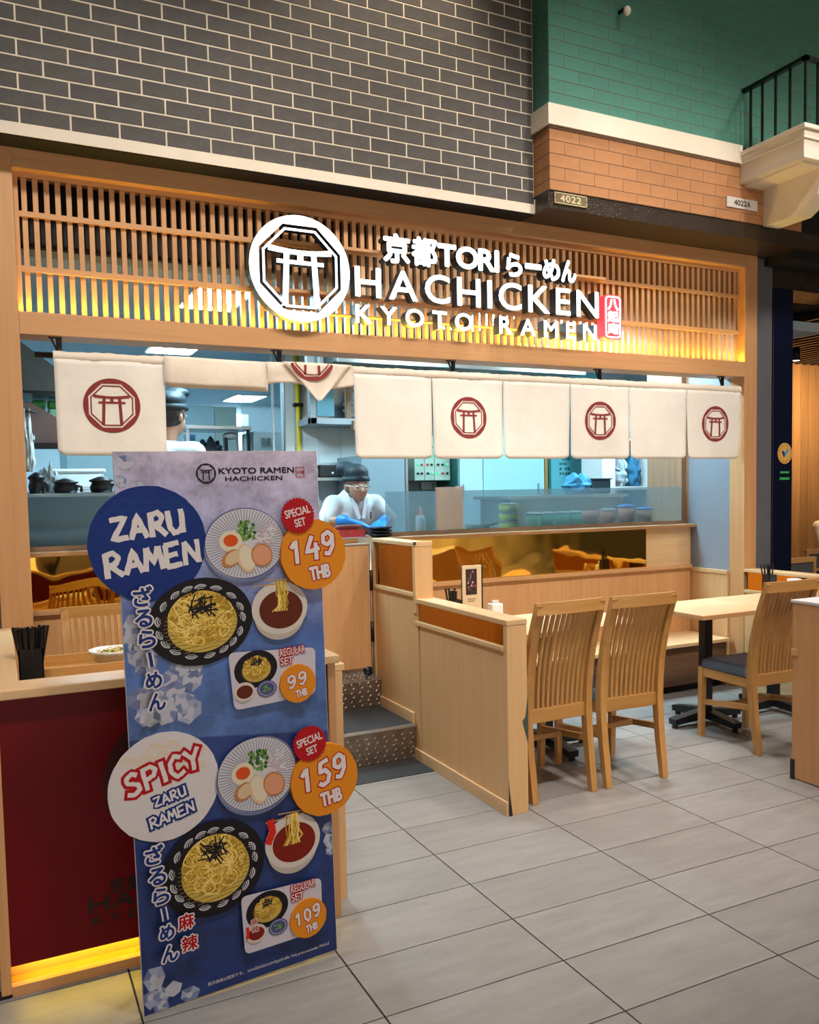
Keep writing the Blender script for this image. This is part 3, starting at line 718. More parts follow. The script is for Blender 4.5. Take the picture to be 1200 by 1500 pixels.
# ---- steps up to the gate
sp = thing('entrance_steps', 'two metal edged steps with dark mats leading up to the gate', 'steps', (0.0, 1.95, 0)); tag(sp, kind='structure')
SX0, SX1 = -0.42, 0.474
def diamond(mb, x0, x1, z0, z1, y, horizontal=False):
    d = 0.026; r = 0; v = z0+d*0.6
    while v < z1-d*0.3:
        u = x0+d*0.6+(d*0.5 if r % 2 else 0); k = 0
        while u < x1-d*0.4:
            s = 1 if (r+k) % 2 else -1; L, wd = 0.013, 0.0045
            dx, dz = L*0.707, s*L*0.707; nx, nz = -dz/L*wd, dx/L*wd
            pts = [(u-dx, v-dz), (u+nx, v+nz), (u+dx, v+dz), (u-nx, v-nz)]
            f = (lambda a, b, h: (a, y-h, b)) if not horizontal else (lambda a, b, h: (a, b, y+h))
            base = [mb.bm.verts.new(f(a, b, 0)) for a, b in pts]; top = mb.bm.verts.new(f(u, v, 0.0028))
            for i in range(4): mb._f([base[i], base[(i+1) % 4], top])
            u += d; k += 1
        v += d; r += 1
box_obj('riser', 'diamond_steel', SX0, SX1, 1.765, 1.78, 0, 0.186, sp, 0, True); box_obj('tread', 'diamond_steel', SX0, SX1, 1.765, 2.24, 0.18, 0.187, sp, 0, True)
mb = MB(); diamond(mb, SX0, SX1, 0.0, 0.178, 1.765); tag(mb.build('raised_pattern', 'diamond_steel', sp, True), kind='stuff')
box_obj('tread_mat', 'dark_mat', SX0, SX1-0.006, 1.785, 2.235, 0.187, 0.191, sp, 0, True); box_obj('nosing', 'steel', SX0, SX1, 1.760, 1.786, 0.179, 0.1925, sp, 0.002, True)
box_obj('riser', 'diamond_steel', SX0, SX1, 2.24, 2.255, 0.187, 0.352, sp, 0, True)
mb = MB(); diamond(mb, SX0, SX1, 0.19, 0.345, 2.24); tag(mb.build('raised_pattern', 'diamond_steel', sp, True), kind='stuff')
box_obj('landing', 'steel', SX0, SX1, 2.236, 2.60, 0.348, 0.356, sp, 0, True)
mb = MB(); diamond(mb, SX0, SX1, 2.25, 2.58, 0.356, True); tag(mb.build('raised_pattern', 'steel', sp, True), kind='stuff')
fm = thing('floor_mat', 'dark grey entrance mat on the tiles before the lower step', 'mat', (0.05, 1.65, 0))
box_obj('mat', 'dark_mat', -0.42, 0.462, 1.524, 1.762, 0.0, 0.004, fm, 0.001, True)
# ---- gate
gt = thing('entrance_gate', 'plain oak swing gate above the diamond plate steps', 'gate', (0.45, 2.33, 0.39))
box_obj('leaf', 'oak_z', -0.40, 0.455, 2.335, 2.362, 0.405, 1.138, gt, 0.003, True)
box_obj('top_edge', 'steel', -0.40, 0.458, 2.332, 2.365, 1.138, 1.152, gt, 0.002, True)
MB().tube([(0.463, 2.338, 0.36), (0.463, 2.338, 1.15)], 0.006, 8).build('hinge_rod', 'steel', gt, True, True)
for z in (0.93, 0.62): MB().tube([(0.463, 2.334, z-0.06), (0.463, 2.334, z+0.06)], 0.011, 10).build('hinge', 'black_metal', gt, True, True)
MB().tube([(0.435, 2.335, 0.385), (0.435, 2.36, 0.385)], 0.028, 14).build('wheel', 'black_plastic', gt, True, True)

# ---- red booth front at the left
bf = thing('booth_front', 'dark red half wall with oak cap and yellow lit plinth behind the poster stand', 'half wall', (-1.02, 0.35, 0)); tag(bf, kind='structure')
BX0, BX1 = -1.548, -0.502
box_obj('red_panel', 'red_panel', -1.520, -0.530, 0.318, 0.40, 0.09, 0.882, bf, 0, True)
box_obj('post', 'oak_z', BX0, -1.520, 0.308, 0.41, 0.012, 0.882, bf, 0.002, True); box_obj('post', 'oak_z', -0.530, BX1, 0.308, 0.41, 0.0, 0.882, bf, 0.002, True)
box_obj('cap', 'pale_x', BX0-0.05, BX1+0.008, 0.285, 0.425, 0.884, 0.912, bf, 0.003, True)
box_obj('plinth', 'oak_x', -1.520, -0.530, 0.312, 0.330, 0.0, 0.032, bf, 0.001, True); box_obj('plinth_shelf', 'pale_x', -1.520, -0.530, 0.325, 0.395, 0.0, 0.030, bf, 0, True)
box_obj('plinth_back', 'pale_x', -1.520, -0.530, 0.385, 0.40, 0.030, 0.09, bf, 0, True)
box_obj('foot', 'black_plastic', -1.560, -1.525, 0.312, 0.345, 0.0, 0.012, bf, 0.002, True)
box_obj('light_strip', 'led_kick', -1.50, -0.55, 0.345, 0.352, 0.082, 0.0895, bf, 0, True)
def bfn(u, v, t=0): return (-1.025+u*0.225, 0.3172-t, 0.578+v*0.225)
mb = MB(); add_flat(mb, ring, bfn); eb = mb.build('emblem_ring', 'red_emblem', bf, True)
mb = MB(); add_flat(mb, line, lambda u, v: bfn(u, v, 0.0002)); mb.build('emblem_octagon', 'red_emblem', bf, True)
mb = MB(); add_flat(mb, gate, lambda u, v: bfn(u, v, 0.0004)); mb.build('emblem_gate', 'red_emblem', bf, True)
def panel_word(word, x, z, w, h, off):
    mb = MB(); add_text(mb, word, lambda u, v, t: (x+u, 0.3168-t, z+v), w, h, off); tag(mb.build('lettering', 'panel_ink', bf, True), kind='stuff')
panel_word('京都TORIらーめん', -1.245, 0.246, 0.44, 0.046, 0.0012); panel_word('HACHICKEN', -1.303, 0.199, 0.556, 0.046, 0.0016); panel_word('K Y O T O  R A M E N', -1.296, 0.158, 0.54, 0.027, 0.0010)
# its left and right side walls
bs = thing('booth_side_wall', 'oak side wall with a pale cap at the left picture edge', 'half wall', (-1.53, 1.2, 0)); tag(bs, kind='structure')
box_obj('panel', 'pale_z', -1.62, -1.47, 0.426, 2.05, 0, 0.826, bs, 0, True); box_obj('cap', 'pale_y', -1.64, -1.460, 0.426, 2.055, 0.826, 0.852, bs, 0.003, True)
bs = thing('booth_inner_wall', 'oak side wall of the booth between poster stand and steps', 'half wall', (-0.49, 1.2, 0)); tag(bs, kind='structure')
box_obj('panel', 'pale_z', -0.525, -0.435, 0.426, 2.54, 0, 0.826, bs, 0, True); box_obj('cap', 'pale_y', -0.535, -0.425, 0.426, 2.54, 0.826, 0.852, bs, 0.003, True)

# ---- balcony
bl = thing('balcony', 'cream moulded balcony with a dark metal railing on the green brick wall', 'balcony', (3.5, 1.5, 3.14)); tag(bl, kind='structure')
def slab(z0, z1, o, name='moulding'): box_obj(name, 'cream_plaster', 2.853-o, 4.5, 1.262-o, 1.764, z0, z1, bl, 0.004, True)
slab(3.392, 3.415, 0.004); slab(3.415, 3.505, 0.0); slab(3.505, 3.520, 0.010); slab(3.520, 3.56, 0.004); slab(3.56, 3.588, 0.020); 
box_obj('soffit', 'cream_plaster', 2.89, 4.5, 1.30, 1.763, 3.380, 3.392, bl, 0, True)
MB().prism([(3.06, 1.763, 3.150), (3.06, 1.50, 3.150), (3.06, 1.34, 3.235), (3.06, 1.315, 3.30), (3.06, 1.315, 3.380), (3.06, 1.763, 3.380)], (0.14, 0, 0)).build('corbel', 'cream_plaster', bl, True)
MB().box(2.862, 2.892, 1.262, 1.762, 3.965, 3.988).box(2.862, 4.5, 1.262, 1.292, 3.965, 3.988).build('handrail', 'rail_metal', bl, True)
bal = MB().box(-0.006, 0.006, -0.006, 0.006, 0, 0.378).build('baluster', 'rail_metal', bl); f1 = True
pos = [(2.877, y) for y in (1.70, 1.605, 1.50, 1.39, 1.277)]+[(2.877+0.105*k, 1.277) for k in range(1, 15)]
for x, y in pos:
    loc = (x-3.5, y-1.5, 3.588-3.14)
    if f1: bal.location = loc; f1 = False
    else: inst('baluster', bal.data, bl, loc)
# small ceiling sensor on the green wall
cs = thing('wall_camera', 'tiny cream dome camera high on the green wall', 'camera', (1.88, 1.70, 4.19))
MB().tube([(1.88, 1.763, 4.24), (1.88, 1.70, 4.235)], 0.012, 8).build('arm', 'black_metal', cs, True, True); MB().ellipsoid((1.88, 1.69, 4.215), (0.022, 0.022, 0.028)).build('dome', 'cream_plaster', cs, True, True)

# ================================================================ chairs and tables
def back_y(z):
    pts = [(0, -0.222), (0.2, -0.186), (0.42, -0.165), (0.62, -0.185), (0.80, -0.235), (0.94, -0.292)]
    for (a, ya), (b, yb) in zip(pts, pts[1:]):
        if z <= b:
            t = (z-a)/(b-a); return ya+(yb-ya)*t
    return pts[-1][1]
def smooth_y(z): return (back_y(max(z-0.05, 0))+back_y(z)+back_y(min(z+0.05, 0.94)))/3
def make_chair(name, label):
    t = thing(name, label, 'chair', group='slatted dining chairs')
    hb, ht = 0.170, 0.176
    for s in (-1, 1):
        zs = [0, 0.1, 0.2, 0.3, 0.4, 0.5, 0.6, 0.7, 0.8, 0.88, 0.936]
        MB().sweep([(s*(hb+(ht-hb)*z/0.94), smooth_y(z), z) for z in zs], [0.030]+[0.034]*9+[0.032], [0.032, 0.036, 0.04, 0.042, 0.044, 0.042, 0.038, 0.034, 0.031, 0.029, 0.028]).build('back_leg', 'chair_wood', t)
    for s in (-1, 1):
        MB().sweep([(s*0.172, 0.222, 0), (s*0.172, 0.218, 0.2), (s*0.172, 0.212, 0.408)], [0.028, 0.032, 0.036], [0.028, 0.032, 0.036]).build('front_leg', 'chair_wood', t)
        MB().box(s*0.172-0.012, s*0.172+0.012, -0.145, 0.195, 0.355, 0.408, 0.002).build('side_rail', 'chair_wood_y', t)
        MB().sweep([(s*0.172, -0.172, 0.250), (s*0.172, 0.205, 0.205)], 0.018, 0.030).build('stretcher', 'chair_wood_y', t)
    MB().box(-0.155, 0.155, 0.198, 0.222, 0.355, 0.408, 0.002).build('front_rail', 'chair_wood_x', t)
    MB().box(-0.156, 0.156, -0.178, -0.152, 0.362, 0.428, 0.002).build('back_rail', 'chair_wood_x', t)
    MB().box(-0.154, 0.154, 0.01, 0.03, 0.215, 0.242, 0.002).build('cross_stretcher', 'chair_wood_x', t)
    mb = MB()
    def seat(u, v):
        x = -0.187+0.374*u; y = -0.150+0.385*v; e = min(u, 1-u, v, 1-v)
        return (x, y, 0.412+0.050*min(1.0, (e/0.09))**0.5 if e > 0 else 0.412)
    mb.grid(seat, 20, 20); c = mb.build('seat_cushion', 'navy_leather', t, smooth=True)
    mb = MB(); n = 12
    pts = [(-0.190+0.380*i/n, smooth_y(0.915)+0.012*(4*(i/n-0.5)**2)-0.012, 0.915) for i in range(n+1)]
    mb.sweep(pts, 0.056, 0.026, (0, 0, 1)); mb.build('top_rail', 'chair_wood_x', t)
    ns = 11
    for i in range(ns):
        x = -0.138+0.276*i/(ns-1); bow = 0.012*(1-4*(i/(ns-1)-0.5)**2)
        zs = [0.425, 0.5, 0.58, 0.66, 0.74, 0.82, 0.89]
        MB().sweep([(x*(1+0.06*(z-0.42)/0.47), smooth_y(z)-bow*(z-0.42)/0.47+0.004, z) for z in zs], 0.0145, 0.016).build('back_slat', 'chair_wood', t)
    return t
ch = make_chair('dining_chair', 'slatted oak dining chair next to the end of the low partition')
ch.location = (0.820, 1.095, 0); ch.rotation_euler = (0, 0, math.radians(1.0))
def more(label, loc, rz):
    c = copy_tree(ch); c.location = loc; c.rotation_euler = (0, 0, math.radians(rz)); c['label'] = label; return c
more('second slatted oak dining chair from the low partition, angled a little to the right', (1.256, 1.085, 0), -2.0)
more('slatted oak dining chair with its navy seat showing beside the counter block', (2.272, 1.095, 0), -1.5)
more('slatted oak dining chair in the left booth facing out behind the wooden tray', (-1.065, 1.655, 0), 180)

def make_table(name, label, x0, x1, y0, y1, z=0.72, feet=0.265, cat='table'):
    cx, cy = (x0+x1)/2, (y0+y1)/2; t = thing(name, label, cat, (cx, cy, 0), group='pedestal dining tables'); hx, hy = (x1-x0)/2, (y1-y0)/2
    MB().box(-hx, hx, -hy, hy, z-0.028, z, 0.003).build('table_top', 'pale_x', t)
    MB().box(-hx-0.001, hx+0.001, -hy-0.001, hy+0.001, z-0.026, z-0.004).build('edge_band', 'oak_x', t)
    MB().box(-0.03, 0.03, -0.03, 0.03, 0.06, z-0.034, 0.004).build('column', 'black_metal', t)
    MB().box(-0.11, 0.11, -0.11, 0.11, z-0.034, z-0.027).build('mounting_plate', 'black_metal', t)
    for a in (0, 90, 180, 270):
        r = math.radians(a); d = Vector((math.cos(r), math.sin(r), 0)); s = Vector((-d.y, d.x, 0))
        f = MB().sweep([d*0.02+Vector((0, 0, 0.062)), d*feet+Vector((0, 0, 0.04))], 0.062, [0.055, 0.034], s).build('foot', 'black_metal', t)
        MB().lathe([(0, 0), (0.018, 0), (0.018, 0.03), (0, 0.03)], tuple(d*(feet-0.02)), 10).build('glide', 'black_plastic', f)
    return t
make_table('dining_table', 'oak topped pedestal table behind the two slatted chairs', 0.70, 1.66, 1.26, 1.86)
make_table('dining_table', 'oak topped pedestal table between the wall bench and the navy seated chair', 2.035, 2.617, 1.235, 1.80)
make_table('dining_table', 'oak topped pedestal table against the right partition', 2.621, 3.195, 1.235, 1.80)
make_table('dining_table', 'oak topped booth table behind the dark red half wall', -1.36, -0.62, 0.80, 1.62)

# ---- things on the tables
mn = thing('menu_stand', 'wooden framed table menu with dark dish photo beyond the low partition', 'menu', (0.83, 1.76, 0.72))
mat('menu_cream', (0.68, 0.53, 0.33), 0.6); mat('menu_dark', (0.03, 0.015, 0.02), 0.5); mat('menu_red', (0.4, 0.08, 0.06), 0.5); mat('menu_pink', (0.55, 0.35, 0.35), 0.5)
box_obj('board', 'menu_cream', -0.060, 0.060, -0.004, 0.004, 0.0, 0.318, mn, 0.002); box_obj('back_block', 'black_plastic', -0.055, 0.075, 0.006, 0.026, 0.0, 0.31, mn, 0.002)
box_obj('photo', 'menu_dark', -0.040, 0.030, -0.0052, -0.0038, 0.155, 0.298, mn)
mb = MB()
for i in range(26):
    x, z = random.uniform(-0.034, 0.020), random.uniform(0.162, 0.285); w, h = random.uniform(0.004, 0.012), random.uniform(0.003, 0.012)
    mb.mi = i % 3; mb.quad((x, -0.0056, z), (x+w, -0.0056, z), (x+w, -0.0056, z+h), (x, -0.0056, z+h))
tag(mb.build('photo_dishes', ['menu_red', 'menu_pink', 'chip_green'], mn), kind='stuff')
for i in range(2): box_obj('caption_line', 'menu_dark', -0.030, 0.024-0.01*i, -0.0052, -0.0039, 0.130-0.012*i, 0.1325-0.012*i, mn)
def stick_holder(name, label, loc, w, d, h, n, m='black_plastic'):
    t = thing(name, label, 'chopstick holder', loc, group='black chopstick boxes'); mb = MB(); e = 0.004
    mb.box(-w/2, w/2, -d/2, -d/2+e, 0, h).box(-w/2, w/2, d/2-e, d/2, 0, h).box(-w/2, -w/2+e, -d/2, d/2, 0, h).box(w/2-e, w/2, -d/2, d/2, 0, h).box(-w/2, w/2, -d/2, d/2, 0, e)
    mb.build('box', m, t)
    for i in range(n):
        x, y = random.uniform(-w*0.36, w*0.36), random.uniform(-d*0.36, d*0.36); lean = 1.0+0.9*random.random()
        L = h*random.uniform(1.38, 1.5)
        MB().tube([(x*0.8, y*0.8, e), (x*lean*1.25, y*lean*1.2, L)], [0.003, 0.0058], 6).build('chopstick', m, t)
    return t
stick_holder('chopstick_holder', 'black box packed with black chopsticks on the left booth table', (-1.408, 1.20, 0.72), 0.085, 0.07, 0.165, 60)
stick_holder('chopstick_holder', 'black chopstick box half hidden behind the table menu', (0.735, 1.79, 0.72), 0.06, 0.06, 0.13, 10)
stick_holder('chopstick_holder', 'tall black chopstick box by the right partition', (3.045, 1.68, 0.72), 0.065, 0.065, 0.14, 8)
nb = thing('napkin_box', 'small white napkin box behind the table menu', 'napkin box', (0.955, 1.72, 0.72))
box_obj('box', 'white_plastic', -0.035, 0.035, -0.03, 0.03, 0, 0.10, nb, 0.004); box_obj('napkin', 'paper', -0.02, 0.02, -0.006, 0.006, 0.10, 0.118, nb)
# left booth: tray and bowl
tr = thing('wooden_tray', 'shallow wooden tray under a noodle bowl in the left booth', 'tray', (-1.03, 1.50, 0.72))
box_obj('base', 'chair_wood_x', -0.33, 0.33, -0.15, 0.15, 0, 0.008, tr)
for b in ((-0.33, 0.33, -0.16, -0.148), (-0.33, 0.33, 0.148, 0.16), (-0.336, -0.325, -0.16, 0.16), (0.325, 0.336, -0.16, 0.16)): box_obj('rim', 'chair_wood_x', b[0], b[1], b[2], b[3], 0, 0.052, tr, 0.002)
mat('porcelain', (0.72, 0.70, 0.66), 0.2, coat=0.3); mat('broth', (0.38, 0.2, 0.06), 0.2); mat('noodle', (0.72, 0.52, 0.2), 0.5); mat('scallion', (0.06, 0.22, 0.03), 0.6); mat('nori', (0.01, 0.012, 0.01), 0.6)
def ramen_bowl(label, loc):
    t = thing('noodle_bowl', label, 'bowl', loc)
    MB().lathe([(0, 0.004), (0.045, 0.0), (0.05, 0.012), (0.075, 0.03), (0.098, 0.062), (0.102, 0.072), (0.098, 0.073), (0.09, 0.06), (0.06, 0.03), (0, 0.02)], n=32).build('bowl', 'porcelain', t, smooth=True)
    MB().lathe([(0, 0.055), (0.088, 0.055)], n=24).build('broth', 'broth', t)
    mb = MB()
    for i in range(40):
        a, r = random.uniform(0, 2*PI), random.uniform(0, 0.06); b = a+random.uniform(0.5, 1.4)
        mb.tube([(r*math.cos(a), r*math.sin(a), 0.058), ((r+0.01)*math.cos((a+b)/2), (r+0.01)*math.sin((a+b)/2), 0.066+0.008*random.random()), (r*math.cos(b), r*math.sin(b), 0.058)], 0.0022, 5)
    tag(mb.build('noodles', 'noodle', t), kind='stuff')
    for i in range(6):
        a = random.uniform(0, 2*PI); MB().box(-0.006, 0.006, -0.003, 0.003, 0.068, 0.074, 0.001).build('garnish', 'scallion', t).location = (0.04*math.cos(a), 0.04*math.sin(a), 0)
    return t
ramen_bowl('white noodle bowl on the wooden tray in the left booth', (-1.08, 1.50, 0.729))
# right table: tissue cup, small pots
cup = thing('tissue_cup', 'white flared paper cup with dark printing on the right table', 'cup', (3.13, 1.55, 0.72))
MB().lathe([(0, 0), (0.028, 0), (0.045, 0.115), (0.042, 0.115), (0.026, 0.006), (0, 0.006)], n=24).build('cup', 'white_plastic', cup, smooth=True)
box_obj('print_mark', 'grey_fabric', 0.0, 0.02, -0.0425, -0.036, 0.07, 0.09, cup)
pot = thing('spice_pot', 'tiny white spice pot beside the paper cup', 'pot', (3.165, 1.42, 0.72), group='spice pots'); MB().lathe([(0, 0), (0.018, 0), (0.022, 0.02), (0.02, 0.05), (0, 0.052)], n=16).build('body', 'porcelain', pot, smooth=True); MB().lathe([(0, 0.052), (0.017, 0.052), (0.012, 0.062), (0, 0.064)], n=16).build('lid', 'porcelain', pot)
pot = thing('spice_pot', 'small brown spice pot at the partition, nearest the picture edge', 'pot', (3.165, 1.34, 0.72), group='spice pots'); MB().lathe([(0, 0), (0.02, 0), (0.026, 0.03), (0.02, 0.06), (0, 0.062)], n=16).build('body', 'chair_wood', pot, smooth=True); MB().lathe([(0, 0.062), (0.018, 0.062), (0.006, 0.075), (0, 0.075)], n=16).build('lid', 'chair_wood', pot)
dish = thing('sauce_dish', 'flat dark dish lying on the right table', 'dish', (2.93, 1.36, 0.72)); MB().lathe([(0, 0.002), (0.04, 0.0), (0.06, 0.008), (0.058, 0.010), (0, 0.005)], n=24).build('dish', 'brown_z', dish, smooth=True)
MB().lathe([(0, 0.006), (0.03, 0.006)], n=16).build('sauce', 'black_plastic', dish)

# ================================================================ next restaurant on the right
wf = struct(box_obj('wall_far', 'far_wood', 4.6, 9.0, 4.52, 4.6, 0, 3.2))
pk = MB().box(-0.058, 0.058, -0.006, 0.006, 0, 3.1, 0.001).build('plank', 'far_wood', wf); f1 = True
for i in range(20):
    loc = (6.2+0.12*i, 4.514, 0.03)
    if f1: pk.location = loc; f1 = False
    else: inst('plank', pk.data, wf, loc)
fc = struct(box_obj('ceiling_far', 'black_void', 3.72, 9, 2.42, 4.6, 2.86, 2.95))
lv = MB().box(-0.02, 0.02, -1.05, 1.05, -0.03, 0.03).build('louvre', 'dark_beam', fc); f1 = True
for i in range(32):
    loc = (4.5+0.12*i, 3.47, 2.82)
    if f1: lv.location = loc; f1 = False
    else: inst('louvre', lv.data, fc, loc)
mat('warm_panel', (1, 0.8, 0.5), 0.5, emit=(1.0, 0.62, 0.32), estr=1.2); mat('spot_lens', (1, 1, 1), 0.5, emit=(1.0, 0.93, 0.8), estr=9)
L = thing('ceiling_light', 'dim peach ceiling panel among the dark louvres next door', 'light', (4.55, 2.75, 2.78)); box_obj('frame', 'black_metal', -0.13, 0.13, -0.08, 0.08, 0, 0.012, L); box_obj('diffuser', 'warm_panel', -0.12, 0.12, -0.07, 0.07, -0.003, 0, L)
L = thing('ceiling_spot', 'small bright spotlight below the louvres next door', 'light', (5.40, 3.52, 2.66))
MB().tube([(0, 0, -0.02), (0, 0, 0.10)], 0.035, 14).build('can', 'black_metal', L, smooth=True); MB().lathe([(0, 0), (0.03, 0)], n=14).build('lens', 'spot_lens', L).location = (0, 0, -0.021)
area_light('next_door_spot', (6.3, 3.6, 2.6), (6.5, 4.5, 1.3), 30, 0.2, (1.0, 0.75, 0.45))
def lounge_chair(label, loc, rz):
    t = thing('cafe_chair', label, 'chair', loc, rz, group='grey padded chairs next door')
    for x in (-0.2, 0.2):
        MB().box(x-0.017, x+0.017, -0.22, -0.185, 0, 0.86, 0.003).build('back_leg', 'chair_wood', t); MB().box(x-0.017, x+0.017, 0.17, 0.205, 0, 0.42, 0.003).build('front_leg', 'chair_wood', t)
    MB().box(-0.217, 0.217, -0.222, -0.186, 0.82, 0.862, 0.004).build('top_rail', 'chair_wood_x', t); MB().box(-0.183, 0.183, -0.218, -0.19, 0.66, 0.69, 0.003).build('back_rail', 'chair_wood_x', t)
    MB().box(-0.182, 0.182, -0.214, -0.194, 0.69, 0.82, 0.004).build('back_pad', 'grey_fabric', t); MB().box(-0.2, 0.2, -0.185, 0.21, 0.40, 0.46, 0.012).build('seat_pad', 'grey_fabric', t)
    return t
lounge_chair('grey padded wooden chair next door, the nearer one beside the glass column', (4.195, 2.66, 0), 0.05)
lounge_chair('grey padded wooden chair next door, the farther one at the picture edge', (5.15, 3.22, 0), 0.05)

# ================================================================ kitchen
def simple(name, label, cat, loc=(0, 0, 0), group=None): return thing(name, label, cat, loc, 0, group)
# frosted screens
fs = simple('frosted_screen', 'frosted glass screen on the counter ledge right of the chef', 'glass screen', (1.95, 2.65, 1.193))
box_obj('pane', 'frost', 0.702, 1.052, 2.648, 2.654, 1.193, 1.452, fs, 0, True); box_obj('pane', 'frost', 1.056, 3.17, 2.648, 2.654, 1.193, 1.452, fs, 0, True)
fs = simple('frosted_screen', 'frosted glass screen on the ledge behind the left booth', 'glass screen', (-1.0, 2.65, 1.193))
box_obj('pane', 'frost', -1.36, -0.50, 2.648, 2.654, 1.193, 1.478, fs, 0, True); box_obj('edge_clip', 'steel', -0.52, -0.49, 2.64, 2.66, 1.193, 1.21, fs, 0, True)
pp = simple('paper_sheet', 'pale pink paper sheet taped to the frosted screen', 'paper', (1.155, 2.64, 1.2))
box_obj('sheet', 'paper', 1.055, 1.258, 2.640, 2.642, 1.190, 1.476, pp, 0, True); box_obj('tape', 'white_plastic', 1.20, 1.245, 2.6385, 2.6402, 1.462, 1.482, pp, 0, True)

# things blurred behind the frosted screen
mat('lime', (0.60, 0.66, 0.06), 0.5); mat('brown_tub', (0.36, 0.13, 0.07), 0.5); mat('blue_lid', (0.05, 0.25, 0.7), 0.4); mat('green_tub', (0.10, 0.30, 0.2), 0.5); mat('sauce_red', (0.6, 0.05, 0.08), 0.4)
def tub(label, x, y, w, h, m, lid, group, z=1.168):
    t = simple('food_tub', label, 'tub', (x, y, z), group)
    MB().lathe([(0, 0), (w*0.42, 0), (w*0.5, h*0.9), (w*0.47, h*0.9), (w*0.4, 0.01), (0, 0.01)], n=20).build('body', m, t, smooth=True)
    if lid: MB().lathe([(0, h*1.02), (w*0.3, h*1.02), (w*0.52, h*0.95), (w*0.53, h*0.88), (0, h*0.88)], n=20).build('lid', lid, t, smooth=True)
for x, lid, lab in ((2.36, None, 'brown tub behind the frosted screen, leftmost of four'), (2.53, 'white_plastic', 'brown tub with white lid behind the frosted screen'), (2.70, 'blue_lid', 'brown tub with tall blue lid behind the frosted screen'), (2.87, 'blue_lid', 'brown tub with blue lid behind the frosted screen, rightmost of four')):
    tub(lab, x, 2.735, 0.125, 0.155 if x in (2.70,) else 0.13, 'brown_tub', lid, 'brown tubs behind the frosted screen')
for k in range(3):
    tub('lime green tub behind the frosted screen, %s of the stack of three' % ['lowest', 'middle one', 'topmost'][k], 1.67, 2.74, 0.14, 0.062, 'lime', 'steel_dull', 'stacked lime green tubs', 1.168+0.064*k)
for k, x in enumerate((1.87, 1.99, 2.11, 2.23)):
    tub('pale green tub behind the frosted screen, %s from the lime stack' % ['first', 'second', 'third', 'fourth'][k], x, 2.735, 0.105, 0.12, 'green_tub', 'white_plastic', 'pale green tubs behind the screen')
b = simple('sauce_bottle', 'white squeeze bottle with red tip behind the left frosted pane', 'bottle', (0.98, 2.72, 1.168))
MB().lathe([(0, 0), (0.032, 0), (0.034, 0.10), (0.024, 0.125), (0, 0.125)], n=18).build('bottle', 'white_plastic', b, smooth=True); MB().lathe([(0.022, 0.125), (0.012, 0.14), (0.004, 0.185), (0, 0.186)], n=14).build('nozzle', 'sauce_red', b, smooth=True)
b = simple('black_pan', 'dark low pan behind the frosted screen beside the paper sheet', 'pan', (1.43, 2.76, 1.168)); MB().lathe([(0, 0), (0.075, 0), (0.09, 0.05), (0.086, 0.05), (0.07, 0.006), (0, 0.006)], n=22).build('pan', 'black_metal', b, smooth=True); MB().tube([(0.08, 0, 0.04), (0.17, 0, 0.055)], 0.008, 8).build('handle', 'black_plastic', b)

# food boxes and plates on the counter before the chef
fb = simple('food_box', 'open white takeaway box with red filling before the chef', 'box', (0.47, 2.70, 1.168))
mb = MB(); mb.box(-0.085, 0.085, -0.06, -0.057, 0.0, 0.05).box(-0.085, 0.085, 0.057, 0.06, 0.0, 0.05).box(-0.085, -0.082, -0.06, 0.06, 0.0, 0.05).box(0.082, 0.085, -0.06, 0.06, 0.0, 0.05).box(-0.085, 0.085, -0.06, 0.06, 0, 0.003); mb.build('tray', 'sauce_red', fb)
mb = MB(); mb.prism([(-0.085, 0.06, 0.05), (0.085, 0.06, 0.05), (0.09, -0.03, 0.078), (-0.09, -0.03, 0.078)], (0, 0, 0.003)); mb.build('lid', 'white_plastic', fb)
mat('food_brown', (0.30, 0.10, 0.03), 0.6); mb = MB()
for i in range(14): mb.ellipsoid((random.uniform(-0.07, 0.07), random.uniform(-0.056, -0.035), 0.028+random.uniform(0, 0.012)), (0.015, 0.010, 0.011), 8, 6)
tag(mb.build('filling', 'food_brown', fb), kind='stuff')
fb = simple('food_box', 'shallow cream container left of the open takeaway box', 'box', (0.29, 2.72, 1.168))
box_obj('tray', 'white_plastic', -0.085, 0.085, -0.07, 0.07, 0, 0.055, fb, 0.006); box_obj('label_band', 'noodle', -0.086, 0.086, -0.071, -0.069, 0.006, 0.022, fb)
for k in range(3):
    t = simple('black_plate', 'black side plate on the counter, %s of three stacked' % ['bottom', 'middle', 'top'][k], 'plate', (0.648, 2.615, 1.168+0.021*k), 'stacked black plates')
    MB().lathe([(0, 0.002), (0.05, 0.0), (0.055, 0.004), (0.076, 0.016), (0.075, 0.019), (0.05, 0.007), (0, 0.006)], n=26).build('plate', 'black_plastic', t, smooth=True); MB().lathe([(0.072, 0.0185), (0.076, 0.021), (0.074, 0.0195)], n=26).build('rim', 'black_plastic', t)
ct2 = simple('steel_trim', 'pale steel strip on the counter edge before the chef', 'trim', (0.3, 2.55, 1.168)); box_obj('strip', 'steel', 0.0, 0.53, 2.538, 2.60, 1.1682, 1.176, ct2, 0.001, True); box_obj('bracket', 'steel', 0.46, 0.55, 2.533, 2.5365, 1.12, 1.17, ct2, 0.001, True)

